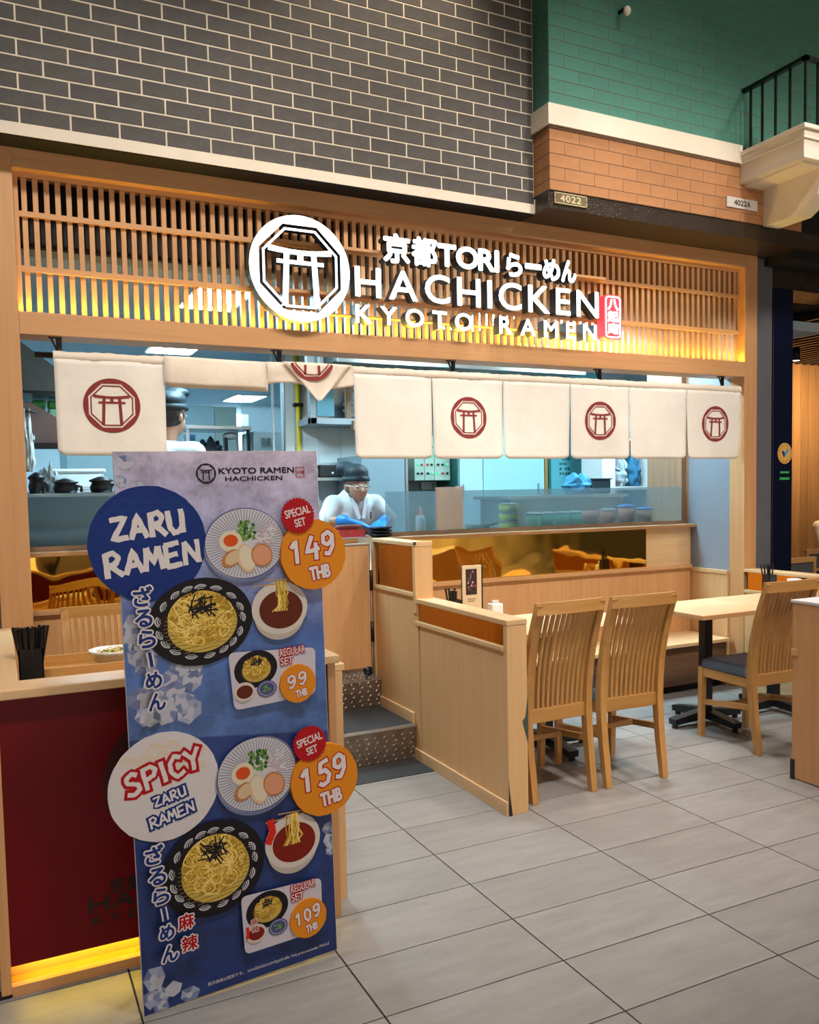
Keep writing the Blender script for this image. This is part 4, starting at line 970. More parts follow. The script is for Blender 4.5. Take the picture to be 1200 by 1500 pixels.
# wall behind the chef: pipe, cabinets, shelf
yp = simple('gas_pipe', 'yellow gas pipe running down the kitchen wall corner', 'pipe', (0.765, 4.57, 0.4)); mat('pipe_yellow', (0.62, 0.45, 0.02), 0.4)
MB().tube([(0.765, 4.57, 0.4), (0.755, 4.57, 2.62)], 0.019, 10).build('pipe', 'pipe_yellow', yp, True, True); MB().box(0.72, 0.80, 4.55, 4.60, 2.165, 2.195, 0.003).build('clamp', 'black_metal', yp, True)
cj = struct(box_obj('trim_4', 'white_paint', 0.66, 0.735, 4.60, 4.74, 0.36, 2.63)); box_obj('edge_bead', 'steel', 0.650, 0.66, 4.60, 4.64, 0.36, 2.63, cj)
uc = simple('wall_cabinet', 'stainless wall cabinet with one open blue door above the chef', 'cabinet', (0.95, 4.4, 2.0)); mat('cab_blue', (0.10, 0.30, 0.42), 0.25, metal=0.4)
box_obj('door', 'cab_blue', 0.80, 0.95, 4.22, 4.24, 2.06, 2.42, uc, 0.003, True); box_obj('frame_post', 'steel_dull', 0.75, 0.80, 4.23, 4.30, 2.0, 2.45, uc, 0, True); box_obj('frame_post', 'brown_z', 1.055, 1.095, 4.23, 4.27, 2.05, 2.45, uc, 0, True)
box_obj('shelf', 'steel_dull', 0.75, 1.62, 4.23, 4.60, 2.0, 2.05, uc, 0.002, True); box_obj('underside_tray', 'brown_x', 1.10, 1.45, 4.20, 4.28, 1.955, 2.03, uc, 0.002, True); box_obj('back', 'steel', 0.80, 1.62, 4.59, 4.605, 2.05, 2.45, uc, 0, True)
def bag(label, loc, r, m='bag_clear', seed=1, cat='bag'):
    t = simple('plastic_bag', label, cat, loc); rr = random.Random(seed); mb = MB()
    ph = [rr.uniform(0, 6) for _ in range(6)]
    def tf(v):
        k = 1+0.18*math.sin(5*v.x+ph[0])*math.sin(6*v.z+ph[1])+0.12*math.sin(9*v.y+11*v.x+ph[2])+0.10*math.sin(14*v.z+ph[3])
        z = v.z if v.z > -0.75 else -0.75
        return Vector((v.x*r[0]*k, v.y*r[1]*k, (z+0.75)*r[2]*(1.0 if z < 0.5 else 1+0.25*math.sin(8*v.x+ph[4]))))
    mb.merge_fn(lambda b: bmesh.ops.create_icosphere(b, subdivisions=4, radius=1.0), tf); mb.build('bag', m, t, smooth=True)
    mb = MB()
    for k in range(5): mb.sweep([(0.02*k*r[0]-0.03*r[0], 0, r[2]*1.45), (0.12*(k-2)*r[0], 0.02, r[2]*(1.75+0.1*rr.random()))], 0.012, 0.003, (0, 1, 0))
    mb.build('tied_end', m, t); return t
mat('bag_clear', (0.72, 0.84, 0.9), 0.25, trans=0.35, ior=1.15, vary=0.15); mat('bag_white', (0.75, 0.8, 0.84), 0.5, vary=0.1); mat('bag_pink', (0.6, 0.06, 0.42), 0.5); mat('bag_blue', (0.08, 0.32, 0.55), 0.3, trans=0.3, ior=1.15)
bag('knotted clear bag on the stainless wall cabinet shelf', (1.25, 4.38, 2.05), (0.14, 0.12, 0.13), 'bag_white', 3)
sh = simple('wall_shelf', 'thin steel wall shelf left of the chef', 'shelf', (1.0, 4.45, 1.55)); box_obj('board', 'steel', 0.80, 1.40, 4.38, 4.61, 1.548, 1.575, sh, 0.002, True)
for x in (0.85, 1.35): box_obj('bracket', 'steel_dull', x-0.01, x+0.01, 4.42, 4.61, 1.50, 1.548, sh, 0, True)
bx = simple('card_terminal', 'black boxy printer on the steel shelf beside the chef', 'printer', (0.965, 4.42, 1.575)); box_obj('body', 'black_plastic', -0.10, 0.10, -0.05, 0.07, 0, 0.105, bx, 0.01); box_obj('paper_slot', 'white_plastic', 0.0, 0.018, -0.053, -0.049, 0.03, 0.045, bx)
bt = simple('spice_jar', 'small jar with brown lid on the steel shelf', 'jar', (0.845, 4.42, 1.575)); MB().lathe([(0, 0), (0.024, 0), (0.024, 0.07), (0, 0.07)], n=14).build('jar', 'bag_clear', bt, smooth=True); MB().lathe([(0.02, 0.07), (0.02, 0.095), (0, 0.096)], n=14).build('lid', 'chair_wood', bt)
fr2 = simple('fridge', 'grey blue upright fridge right of the chef', 'fridge', (1.34, 4.0, 0.36)); mat('fridge_grey', (0.20, 0.27, 0.31), 0.4)
box_obj('body', 'fridge_grey', 1.08, 1.46, 4.0, 4.55, 0.36, 1.74, fr2, 0.006, True); box_obj('door_edge', 'steel', 1.465, 1.487, 4.0, 4.05, 0.40, 1.74, fr2, 0, True); box_obj('top_box', 'black_plastic', 1.20, 1.44, 4.02, 4.3, 1.742, 1.78, fr2, 0.004, True)
ss = simple('steel_splashback', 'dark steel panel on the wall under the control boxes', 'panel', (1.75, 4.6, 1.2)); mat('dark_steel', (0.16, 0.19, 0.18), 0.5, metal=0.6, vary=0.3, vscale=6)
box_obj('sheet', 'dark_steel', 1.50, 2.06, 4.598, 4.61, 1.0, 1.75, ss, 0, True); box_obj('seam', 'steel_dull', 1.72, 1.724, 4.594, 4.5985, 1.0, 1.75, ss, 0, True)
mat('note_yellow', (0.62, 0.62, 0.30), 0.7); nt = simple('wall_note', 'pale yellow note on the dark steel panel', 'note', (1.635, 4.59, 1.66)); box_obj('note', 'note_yellow', -0.033, 0.033, -0.002, 0.002, 0, 0.10, nt); box_obj('tape', 'white_plastic', -0.01, 0.01, -0.003, -0.002, 0.09, 0.105, nt)
mat('ctl_green', (0.36, 0.50, 0.42), 0.45); mat('btn_green', (0.02, 0.5, 0.2), 0.4, emit=(0.1, 1, 0.4), estr=0.6)
for k, (xa, xb, lab) in enumerate(((1.692, 1.786, 'leftmost'), (1.790, 1.880, 'middle'), (1.884, 2.035, 'widest, rightmost'))):
    cbx = simple('control_box', 'pale green switch box on the kitchen wall, %s of three' % lab, 'control box', ((xa+xb)/2, 4.30, 1.54), 'switch boxes')
    box_obj('case', 'ctl_green', xa, xb, 4.31, 4.59, 1.54, 1.92, cbx, 0.004, True)
    for r_ in range(4):
        for c_ in range(2 if k < 2 else 3):
            x = xa+(xb-xa)*(c_+0.7)/(2.4 if k < 2 else 3.4); z = 1.60+0.075*r_
            MB().tube([(x, 4.311, z), (x, 4.298, z)], 0.011, 10).build('button', ('black_plastic', 'black_plastic', 'btn_green', 'sauce_red')[(r_*2+c_+k) % 4], cbx, True, True)
sk = simple('socket_strip', 'white socket plate under the rightmost switch box', 'socket', (1.96, 4.5, 1.5)); box_obj('plate', 'white_plastic', 1.88, 2.03, 4.57, 4.60, 1.46, 1.53, sk, 0.003, True); box_obj('outlet', 'ctl_green', 1.98, 2.02, 4.565, 4.57, 1.47, 1.52, sk, 0, True)
# tall cabinets
mat('cab_pale', (0.42, 0.62, 0.74), 0.35); mat('cab_cyan', (0.34, 0.60, 0.64), 0.3); mat('cab_teal', (0.10, 0.36, 0.42), 0.35, vary=0.05); mat('post_brown', (0.30, 0.17, 0.05), 0.5); mat('post_green', (0.01, 0.10, 0.09), 0.4)
tc = simple('tall_cabinet', 'pale blue tall cabinet behind the frosted screen', 'cabinet', (2.17, 4.4, 0.36)); box_obj('door', 'cab_pale', 2.072, 2.300, 4.20, 4.225, 0.40, 2.50, tc, 0.003, True); box_obj('body', 'cab_pale', 2.06, 2.302, 4.226, 4.60, 0.36, 2.52, tc, 0, True)
box_obj('frame', 'post_green', 2.045, 2.056, 4.20, 4.60, 0.36, 2.52, tc, 0, True); box_obj('handle', 'steel', 2.10, 2.112, 4.185, 4.20, 1.35, 1.50, tc, 0.002, True)
tc = simple('tall_cabinet', 'wide cyan tall cabinet door between two posts in the kitchen', 'cabinet', (2.63, 4.4, 0.36)); box_obj('door', 'cab_cyan', 2.308, 2.944, 4.20, 4.225, 0.40, 2.50, tc, 0.003, True); box_obj('body', 'cab_cyan', 2.304, 2.946, 4.226, 4.60, 0.36, 2.52, tc, 0, True); box_obj('handle', 'steel', 2.87, 2.885, 4.185, 4.20, 1.3, 1.5, tc, 0.002, True)
box_obj('frame', 'post_brown', 2.948, 2.976, 4.19, 4.60, 0.36, 2.52, tc, 0, True)
tp2 = simple('cold_store', 'teal cold store panel with rows of dark printed marks', 'fridge', (3.3, 4.4, 0.36)); box_obj('frame', 'post_green', 2.984, 3.012, 4.19, 4.60, 0.36, 2.52, tp2, 0, True); box_obj('door', 'cab_teal', 3.014, 3.60, 4.20, 4.60, 0.36, 2.52, tp2, 0.003, True)
mb = MB()
for i in range(4):
    for j in range(7):
        if (i*7+j) % 5 != 3: mb.box(3.112+0.030*i, 3.128+0.030*i+0.004*(j % 2), 4.196, 4.2, 1.575+0.045*j, 1.597+0.045*j)
tag(mb.build('printed_marks', 'post_green', tp2, True), kind='stuff')
bag('crumpled clear blue bag before the teal panel', (2.72, 3.38, 1.40), (0.12, 0.10, 0.085), 'bag_blue', 5)
MBd = simple('dark_tray', 'dark teal tray behind the clear blue bag', 'tray', (2.99, 3.47, 1.40)); box_obj('tray', 'cap_teal', -0.10, 0.10, -0.06, 0.06, 0, 0.13, MBd, 0.02); box_obj('rim', 'cap_teal', -0.105, 0.105, -0.065, 0.065, 0.12, 0.13, MBd)
ctb = simple('prep_counter', 'steel prep counter inside the kitchen behind the screen', 'counter', (2.6, 3.5, 0.36)); box_obj('top', 'steel', 1.95, 3.10, 3.20, 3.75, 1.375, 1.40, ctb, 0.003, True); box_obj('body', 'steel_dull', 2.0, 3.05, 3.25, 3.72, 0.36, 1.375, ctb, 0, True)
sx = simple('white_shelf_unit', 'white open shelf unit holding bags beside the brown wall', 'shelf', (3.4, 3.7, 0.36))
box_obj('side', 'white_paint', 3.14, 3.28, 3.60, 3.90, 0.36, 2.3, sx, 0, True); box_obj('side', 'white_paint', 3.655, 3.68, 3.60, 3.90, 0.36, 2.3, sx, 0, True); box_obj('shelf', 'white_paint', 3.28, 3.655, 3.60, 3.90, 1.43, 1.46, sx, 0, True); box_obj('shelf', 'white_paint', 3.28, 3.655, 3.60, 3.90, 1.86, 1.88, sx, 0, True); box_obj('back', 'steel_dull', 3.28, 3.655, 3.88, 3.90, 1.46, 2.3, sx, 0, True)
bag('full clear bag on the white shelf unit', (3.415, 3.72, 1.46), (0.062, 0.08, 0.13), 'bag_clear', 7); bag('clear bag with blue top at the right end of the white shelf', (3.565, 3.72, 1.46), (0.058, 0.08, 0.15), 'bag_blue', 9); bag('pink packet at the left end of the white shelf', (3.307, 3.74, 1.46), (0.015, 0.07, 0.11), 'bag_pink', 11)
# extraction hoods
hd = simple('extraction_hood', 'long dark steel extraction hood over the right of the kitchen', 'hood', (1.6, 3.9, 2.3)); box_obj('canopy', 'dark_steel', 0.72, 2.9, 3.52, 4.15, 2.40, 2.60, hd, 0.004, True); box_obj('lip', 'steel', 0.72, 2.9, 3.50, 3.52, 2.39, 2.43, hd, 0, True)
box_obj('duct', 'white_paint', 0.585, 0.64, 3.78, 3.84, 2.30, 2.63, hd, 0, True); box_obj('duct', 'white_paint', 0.685, 0.712, 3.78, 3.84, 2.30, 2.63, hd, 0, True)
# deep left kitchen
dp = simple('cold_room_box', 'pale blue cold room block deep in the left kitchen', 'cold room', (0.3, 6.6, 0.36)); mat('cold_blue', (0.40, 0.56, 0.62), 0.4); mat('cold_green', (0.36, 0.44, 0.40), 0.5)
box_obj('front', 'cold_blue', -0.9, 0.50, 6.5, 7.4, 0.36, 2.34, dp, 0.01, True); box_obj('side_panel', 'cold_green', 0.50, 0.72, 6.49, 7.4, 0.36, 2.335, dp, 0.005, True)
fcab = simple('far_cabinet', 'white cabinet on the far kitchen wall', 'cabinet', (1.33, 8.9, 2.0)); box_obj('door', 'white_paint', 1.225, 1.32, 8.7, 9.19, 2.0, 2.46, fcab, 0.004, True); box_obj('door', 'white_paint', 1.325, 1.42, 8.7, 9.19, 2.0, 2.46, fcab, 0.004, True)
un = simple('steel_shelf_unit', 'open stainless shelf unit with black appliances behind the poster top', 'shelf', (0.2, 5.2, 0.36))
for x in (-0.06, 0.45): box_obj('post', 'black_metal' if x > 0.3 else 'steel', x-0.012, x+0.012, 5.0, 5.03, 0.36, 2.03, un, 0, True)
for x in (-0.06, 0.45): box_obj('post', 'steel', x-0.012, x+0.012, 5.4, 5.43, 0.36, 2.03, un, 0, True)
for z in (0.8, 1.3, 1.76, 2.0): box_obj('shelf', 'steel', -0.075, 0.475, 4.98, 5.44, z, z+0.03, un, 0.002, True)
mx = simple('stand_mixer', 'white headed stand mixer on the stainless shelf unit', 'mixer', (0.33, 5.15, 1.79)); MB().ellipsoid((0.0, 0, 0.165), (0.07, 0.05, 0.035)).build('head', 'white_plastic', mx, smooth=True); box_obj('column', 'black_plastic', -0.06, -0.03, -0.03, 0.03, 0, 0.15, mx, 0.006); box_obj('base', 'black_plastic', -0.07, 0.08, -0.05, 0.05, 0, 0.03, mx, 0.008)
bag('black sack on the stainless shelf unit', (0.15, 5.15, 1.79), (0.095, 0.09, 0.075), 'cap_teal', 13, 'sack')
bb = simple('blue_crate', 'small blue crate at the left of the stainless shelf unit', 'crate', (-0.01, 5.2, 1.79)); box_obj('crate', 'bag_blue', -0.035, 0.04, -0.05, 0.05, 0.0, 0.17, bb, 0.004); box_obj('rim', 'blue_lid', -0.038, 0.043, -0.053, 0.053, 0.15, 0.165, bb)
ap = simple('white_appliance', 'white boxy appliance with two small windows near the yellow pipe', 'appliance', (0.60, 5.0, 0.36)); box_obj('body', 'white_paint', 0.49, 0.80, 4.98, 5.4, 0.36, 1.985, ap, 0.008, True); box_obj('window', 'dark_steel', 0.55, 0.58, 4.974, 4.981, 1.86, 1.93, ap, 0, True); box_obj('window', 'dark_steel', 0.60, 0.63, 4.974, 4.981, 1.86, 1.93, ap, 0, True)
gp = simple('glass_partition', 'clear glass partition left of the yellow gas pipe', 'glass partition', (0.5, 4.25, 0.36)); box_obj('pane', 'glass_clear', 0.30, 0.645, 4.62, 4.63, 0.36, 2.62, gp, 0, True); box_obj('edge', 'white_paint', 0.55, 0.565, 4.61, 4.64, 0.36, 2.62, gp, 0, True)
# left end of the kitchen
mat('hood_grey', (0.10, 0.115, 0.125), 0.45, metal=0.5, vary=0.15); mat('hood_brown', (0.17, 0.12, 0.115), 0.5, metal=0.3, vary=0.1); mat('tub_green', (0.08, 0.42, 0.10), 0.4); mat('tub_body', (0.20, 0.45, 0.30), 0.35)
hl = simple('range_hood', 'grey sloped range hood in the far left of the hatch', 'hood', (-1.3, 3.1, 2.0))
MB().prism([(-1.75, 3.0, 2.055), (-1.10, 3.0, 2.055), (-1.10, 3.0, 2.14), (-1.345, 3.0, 2.33), (-1.75, 3.0, 2.33)], (0, 0.5, 0)).build('canopy', 'hood_grey', hl, True); box_obj('lip', 'black_metal', -1.75, -1.09, 2.985, 3.52, 2.04, 2.056, hl, 0, True)
sl2 = simple('sloped_guard', 'brown sloped steel guard below the range hood', 'panel', (-1.3, 3.0, 1.75)); MB().prism([(-1.75, 3.0, 1.765), (-1.05, 3.0, 1.765), (-1.05, 3.0, 1.83), (-1.30, 3.0, 1.99), (-1.75, 3.0, 2.03)], (0, 0.03, 0)).build('panel', 'hood_brown', sl2, True); box_obj('lip', 'black_metal', -1.75, -1.05, 2.99, 3.04, 1.73, 1.764, sl2, 0, True)
shl = simple('hood_shelf', 'steel shelf holding green tubs under the range hood', 'shelf', (-1.25, 3.3, 1.86)); box_obj('board', 'steel_dull', -1.75, -1.0, 3.12, 3.46, 1.86, 1.88, shl, 0, True); box_obj('hanger', 'steel_dull', -1.74, -1.72, 3.12, 3.46, 1.88, 2.04, shl, 0, True)
for k, x in enumerate((-1.25, -1.165)):
    t = simple('green_tub', ['green lidded tub on the hood shelf, left one', 'green lidded tub on the hood shelf, right one'][k], 'tub', (x, 3.3, 1.88), 'green lidded tubs')
    box_obj('body', 'tub_body', -0.035, 0.035, -0.05, 0.05, 0, 0.10, t, 0.006); box_obj('lid', 'tub_green', -0.038, 0.038, -0.053, 0.053, 0.10, 0.15, t, 0.012)
bag('long white bag hanging beside the left post', (-1.33, 2.92, 1.60), (0.032, 0.03, 0.17), 'bag_white', 17)
hk = simple('hook_rail', 'thin dark hook rail holding the white bag', 'rail', (-1.36, 2.95, 1.95)); MB().tube([(-1.45, 2.95, 1.95), (-1.28, 2.90, 1.925)], 0.006, 8).build('rail', 'black_metal', hk, True, True); MB().tube([(-1.45, 2.95, 1.95), (-1.45, 2.95, 2.05)], 0.006, 8).build('hanger', 'black_metal', hk, True, True)
lc = simple('prep_counter', 'white topped prep counter inside the left of the hatch', 'counter', (-1.1, 3.4, 0.36)); box_obj('top', 'white_top', -1.75, -0.86, 3.05, 3.8, 1.465, 1.49, lc, 0.006, True); box_obj('body', 'steel_dull', -1.75, -0.88, 3.08, 3.78, 0.36, 1.465, lc, 0, True)
wb2 = simple('white_cabinet', 'white curved front cabinet on the left prep counter', 'cabinet', (-0.98, 3.6, 1.49)); box_obj('body', 'tile_white', -1.24, -0.88, 3.48, 3.78, 1.49, 1.62, wb2, 0.03, True); box_obj('top', 'white_paint', -1.25, -0.87, 3.47, 3.79, 1.605, 1.63, wb2, 0.012, True)
ld = simple('counter_shelf', 'steel pass shelf above the left ledge', 'shelf', (-1.1, 2.82, 1.45)); box_obj('board', 'steel', -1.75, -0.84, 2.70, 2.94, 1.455, 1.474, ld, 0.002, True)
for x in (-1.5, -0.88): box_obj('leg', 'steel', x-0.01, x+0.01, 2.80, 2.82, 1.168, 1.455, ld, 0, True)
def pot_(label, x, w, h):
    t = simple('iron_pot', label, 'pot', (x, 2.80, 1.474)); MB().lathe([(0, 0), (w*0.42, 0), (w*0.5, h*0.35), (w*0.40, h*0.62), (w*0.52, h*0.7), (w*0.5, h*0.78), (w*0.12, h*0.98), (0, h)], n=22).build('body', 'black_metal', t, smooth=True)
    MB().tube([(w*0.40, 0, h*0.5), (w*0.62, 0, h*0.45), (w*0.62, 0, h*0.1)], 0.008, 8).build('handle', 'black_plastic', t, smooth=True)
pot_('black iron pot at the left end of the pass shelf', -1.30, 0.085, 0.12); pot_('wide black iron pot in the middle of the pass shelf', -1.155, 0.13, 0.085); pot_('black iron pot nearest the poster on the pass shelf', -0.97, 0.125, 0.095)
bag('clear bag with pink print on the pass shelf', (-1.225, 2.895, 1.474), (0.045, 0.022, 0.085), 'bag_clear', 21)

# ================================================================ people
def figure(name, caps, m, parent, voxel=0.011, sm=6):
    """one continuous body: overlapping tapered limbs fused by a voxel remesh"""
    mb = MB()
    for c in caps:
        if len(c) == 4:
            p, q, r0, r1 = c; p, q = Vector(p), Vector(q); n = 14
            mb.ellipsoid(p, (r0,)*3, n, 10); mb.ellipsoid(q, (r1,)*3, n, 10)
            if (q-p).length > 1e-4: mb.tube([p, q], [r0, r1], n)
        else: mb.ellipsoid(c[0], c[1], 18, 12)
    o = mb.build(name, m, parent, smooth=True)
    md = o.modifiers.new('fuse', 'REMESH'); md.mode = 'VOXEL'; md.voxel_size = voxel; md.use_smooth_shade = True
    ms = o.modifiers.new('soften', 'SMOOTH'); ms.iterations = sm; ms.factor = 0.5
    dg = bpy.context.evaluated_depsgraph_get(); dg.update()
    me = bpy.data.meshes.new_from_object(o.evaluated_get(dg)); old = o.data; o.modifiers.clear(); o.data = me; bpy.data.meshes.remove(old)
    me.polygons.foreach_set('use_smooth', [True]*len(me.polygons)); return o
def hand(wrist, fwd, palm, right, s=1.0):
    """palm and five curled fingers as capsule list; fwd = finger direction, palm = palm normal, right = thumb side"""
    w, f, p, r = Vector(wrist), Vector(fwd).normalized(), Vector(palm).normalized(), Vector(right).normalized(); c = []
    for k, t in enumerate((-0.030, -0.010, 0.010, 0.030)): c.append((w+r*t*0.6*s, w+f*0.085*s+r*t*s, 0.016*s, 0.013*s))
    for t, L in ((0.032, 0.070), (0.011, 0.080), (-0.011, 0.074), (-0.031, 0.058)):
        a = w+f*0.085*s+r*t*s; b = a+f*L*0.5*s+p*0.012*s; d = b+f*L*0.32*s+p*0.030*s
        c.append((a, b, 0.0105*s, 0.0095*s)); c.append((b, d, 0.0095*s, 0.008*s))
    a = w+f*0.025*s+r*0.030*s; b = a+f*0.035*s+r*0.028*s+p*0.010*s; d = b+f*0.034*s+p*0.014*s
    c.append((a, b, 0.013*s, 0.011*s)); c.append((b, d, 0.011*s, 0.009*s)); return c

# ---- chef bending over the counter, facing the camera
c2 = thing('person', 'chef in white shirt, dark cap, glasses and blue gloves bending over the counter', 'person', (0.63, 3.14, 0.36))
def L(x, y, z): return (x-0.63, y-3.14, z-0.36)
hd_ = Vector(L(0.622, 2.935, 1.495))
sL, sR = L(0.488, 3.03, 1.372), L(0.786, 3.03, 1.372)
eL, eR = L(0.405, 2.95, 1.262), L(0.835, 2.93, 1.270); wL, wR = L(0.500, 2.845, 1.272), L(0.762, 2.825, 1.262)
torso = [(L(0.64, 3.20, 0.98), L(0.637, 3.10, 1.22), 0.135, 0.145), (L(0.637, 3.10, 1.22), L(0.637, 3.04, 1.36), 0.145, 0.115), (sL, sR, 0.052, 0.052), (L(0.57, 3.07, 1.26), L(0.70, 3.07, 1.26), 0.11, 0.11)]
arms = [(sL, eL, 0.058, 0.045), (eL, wL, 0.042, 0.029), (sR, eR, 0.058, 0.045), (eR, wR, 0.042, 0.029)]
legs = [(L(0.56, 3.20, 0.95), L(0.55, 3.17, 0.42), 0.09, 0.055), (L(0.72, 3.20, 0.95), L(0.73, 3.17, 0.42), 0.09, 0.055), (L(0.55, 3.17, 0.40), L(0.55, 3.05, 0.395), 0.04, 0.035), (L(0.73, 3.17, 0.40), L(0.73, 3.05, 0.395), 0.04, 0.035)]
head = [(hd_+Vector((0, 0.012, 0.035)), (0.074, 0.092, 0.088)), (hd_+Vector((0, -0.030, -0.030)), (0.060, 0.060, 0.066)), (hd_+Vector((0, -0.052, -0.072)), hd_+Vector((0, -0.050, -0.074)), 0.033, 0.033),
        (hd_+Vector((0, 0.03, -0.06)), L(0.635, 3.02, 1.36), 0.052, 0.058)]
fwd = Vector((0, -0.92, -0.38)).normalized()
nose = [(hd_+Vector((0, -0.088, -0.008)), hd_+Vector((0, -0.108, -0.036)), 0.009, 0.014)]
ears = [(hd_+Vector((s*0.074, 0.008, -0.012)), (0.012, 0.018, 0.028)) for s in (-1, 1)]
lh = hand(wL, (0.75, -0.45, -0.25), (0.1, -0.2, -1), (0.3, -1, 0.1)); rh = hand(wR, (-0.55, -0.55, -0.35), (0, -0.2, -1), (-0.8, 0.5, 0))
body = figure('body', torso+arms+legs+head+nose+ears+lh+rh, 'skin_dark', c2, 0.008, 3)
shirt = figure('shirt', [(a, b, r0+0.014, r1+0.014) for a, b, r0, r1 in torso]+[(sL, eL, 0.068, 0.060), (sR, eR, 0.068, 0.060), (L(0.635, 3.035, 1.385), L(0.635, 3.03, 1.392), 0.062, 0.060)], 'chef_white', c2, 0.012, 6)
def cuff(a, b, m='chef_white'): return MB().tube([a, b], [0.060, 0.058], 16).build('cuff', m, shirt, smooth=True)
eLv, wLv, eRv, wRv = Vector(eL), Vector(wL), Vector(eR), Vector(wR)
cuff(eLv+(wLv-eLv)*0.0, eLv+(wLv-eLv)*0.18); cuff(eRv, eRv+(wRv-eRv)*0.18)
MB().prism([L(0.600, 2.93, 1.40), L(0.635, 2.905, 1.295), L(0.67, 2.93, 1.40), L(0.655, 2.95, 1.41), L(0.62, 2.95, 1.41)], (0, 0.03, 0)).build('neck_opening', 'skin_dark', shirt)
for s in (-1, 1): MB().prism([L(0.635+s*0.036, 2.925, 1.425), L(0.635+s*0.064, 2.935, 1.41), L(0.635+s*0.024, 2.895, 1.275), L(0.635+s*0.002, 2.895, 1.285)], (0, 0.018, 0)).build('collar', 'chef_white', shirt)
figure('glove', hand(wL, (0.75, -0.45, -0.25), (0.1, -0.2, -1), (0.3, -1, 0.1), 1.12)+[(wLv, wLv+(eLv-wLv)*0.22, 0.036, 0.040)], 'glove_blue', c2, 0.006, 2)
figure('glove', hand(wR, (-0.55, -0.55, -0.35), (0, -0.2, -1), (-0.8, 0.5, 0), 1.12)+[(wRv, wRv+(eRv-wRv)*0.22, 0.036, 0.040)], 'glove_blue', c2, 0.006, 2)
cap = figure('cap', [(hd_+Vector((0, 0.018, 0.082)), (0.086, 0.100, 0.066)), (hd_+Vector((-0.05, 0.06, 0.115)), (0.070, 0.06, 0.05)), (hd_+Vector((0, 0.016, 0.050)), (0.088, 0.102, 0.030))], 'cap_teal', c2, 0.009, 3)
MB().lathe([(0.084, 0.0), (0.091, 0.0), (0.091, 0.030), (0.084, 0.030)], n=28).build('cap_band', 'cap_teal', cap, smooth=True).location = hd_+Vector((0, 0.010, 0.028))
hr = figure('hair', [(hd_+Vector((0, 0.035, 0.01)), (0.078, 0.072, 0.075))], 'hair', c2, 0.009, 2)
mbg = MB()
for s in (-1, 1):
    pts = [hd_+Vector((s*0.034+0.026*math.cos(a), -0.096+0.01*abs(math.cos(a))*0, -0.008+0.019*math.sin(a))) for a in [2*PI*k/16 for k in range(17)]]
    mbg.tube(pts, 0.0022, 6, cap=False); mbg.tube([hd_+Vector((s*0.060, -0.094, -0.004)), hd_+Vector((s*0.080, 0.0, 0.002))], 0.002, 6)
mbg.tube([hd_+Vector((-0.009, -0.098, -0.004)), hd_+Vector((0.009, -0.098, -0.004))], 0.002, 6); gl = mbg.build('glasses', 'steel', c2)
for s in (-1, 1):
    MB().ellipsoid(hd_+Vector((s*0.034, -0.082, -0.008)), (0.010, 0.007, 0.0045), 10, 8).build('eye', 'white_plastic', body, smooth=True)
    MB().ellipsoid(hd_+Vector((s*0.034, -0.089, -0.010)), (0.005, 0.003, 0.0045), 10, 8).build('pupil', 'hair', body, smooth=True)
    MB().sweep([hd_+Vector((s*0.016, -0.091, 0.017)), hd_+Vector((s*0.052, -0.082, 0.016))], 0.004, 0.006, (0, 1, 0)).build('eyebrow', 'hair', body)
MB().ellipsoid(hd_+Vector((0, -0.086, -0.062)), (0.021, 0.007, 0.006), 12, 8).build('mouth', 'menu_red', body, smooth=True)
MB().tube([L(0.715, 2.935, 1.275), L(0.715, 2.93, 1.32)], 0.004, 6).build('pen', 'black_plastic', shirt)

figure('trousers', [(a, b, r0+0.012, r1+0.014) for a, b, r0, r1 in legs[:2]]+[(L(0.64, 3.20, 0.98), L(0.64, 3.2, 0.93), 0.15, 0.15)], 'grey_fabric', c2, 0.014, 4)
# ---- cook seen from behind at the left
c1 = thing('person', 'cook in white shirt and dark cap seen from behind beside the leftmost curtain panel', 'person', (-0.60, 2.98, 0.36))
h1 = Vector((0.055, 0.0, 1.575))
sA, sB = (-0.15, 0.10, 1.335), (0.16, -0.10, 1.335)
b1 = [((0, 0, 0.70), (0, 0, 1.05), 0.14, 0.15), ((0, 0, 1.05), (0.01, 0, 1.30), 0.15, 0.12), (sA, sB, 0.065, 0.065)]
a1 = [(sA, (-0.12, 0.22, 1.05), 0.055, 0.045), ((-0.12, 0.22, 1.05), (0.02, 0.36, 0.95), 0.04, 0.03), (sB, (0.23, 0.02, 1.05), 0.055, 0.045), ((0.23, 0.02, 1.05), (0.20, 0.26, 0.95), 0.04, 0.03)]
l1 = [((-0.07, 0.04, 0.70), (-0.08, 0.05, 0.06), 0.095, 0.055), ((0.08, -0.05, 0.70), (0.09, -0.05, 0.06), 0.095, 0.055), ((-0.08, 0.05, 0.04), (0.0, 0.14, 0.035), 0.04, 0.035), ((0.09, -0.05, 0.04), (0.17, 0.05, 0.035), 0.04, 0.035)]
fd = Vector((0.80, 0.60, 0)).normalized(); sd = Vector((fd.y, -fd.x, 0))
hh = [(h1+Vector((0, 0, 0.02)), (0.084, 0.084, 0.098)), (h1+fd*0.035+Vector((0, 0, -0.05)), (0.056, 0.056, 0.062)), (h1+fd*0.06+Vector((0, 0, -0.085)), h1+fd*0.06+Vector((0, 0, -0.087)), 0.030, 0.030), (h1-fd*0.02+Vector((0, 0, -0.06)), (0.01, 0, 1.33), 0.054, 0.062),
      (h1+fd*0.092+Vector((0, 0, -0.005)), h1+fd*0.108+Vector((0, 0, -0.035)), 0.010, 0.014), (h1+sd*0.084-fd*0.004+Vector((0, 0, -0.02)), (0.014, 0.014, 0.030)), (h1-sd*0.084-fd*0.004+Vector((0, 0, -0.02)), (0.014, 0.014, 0.030))]
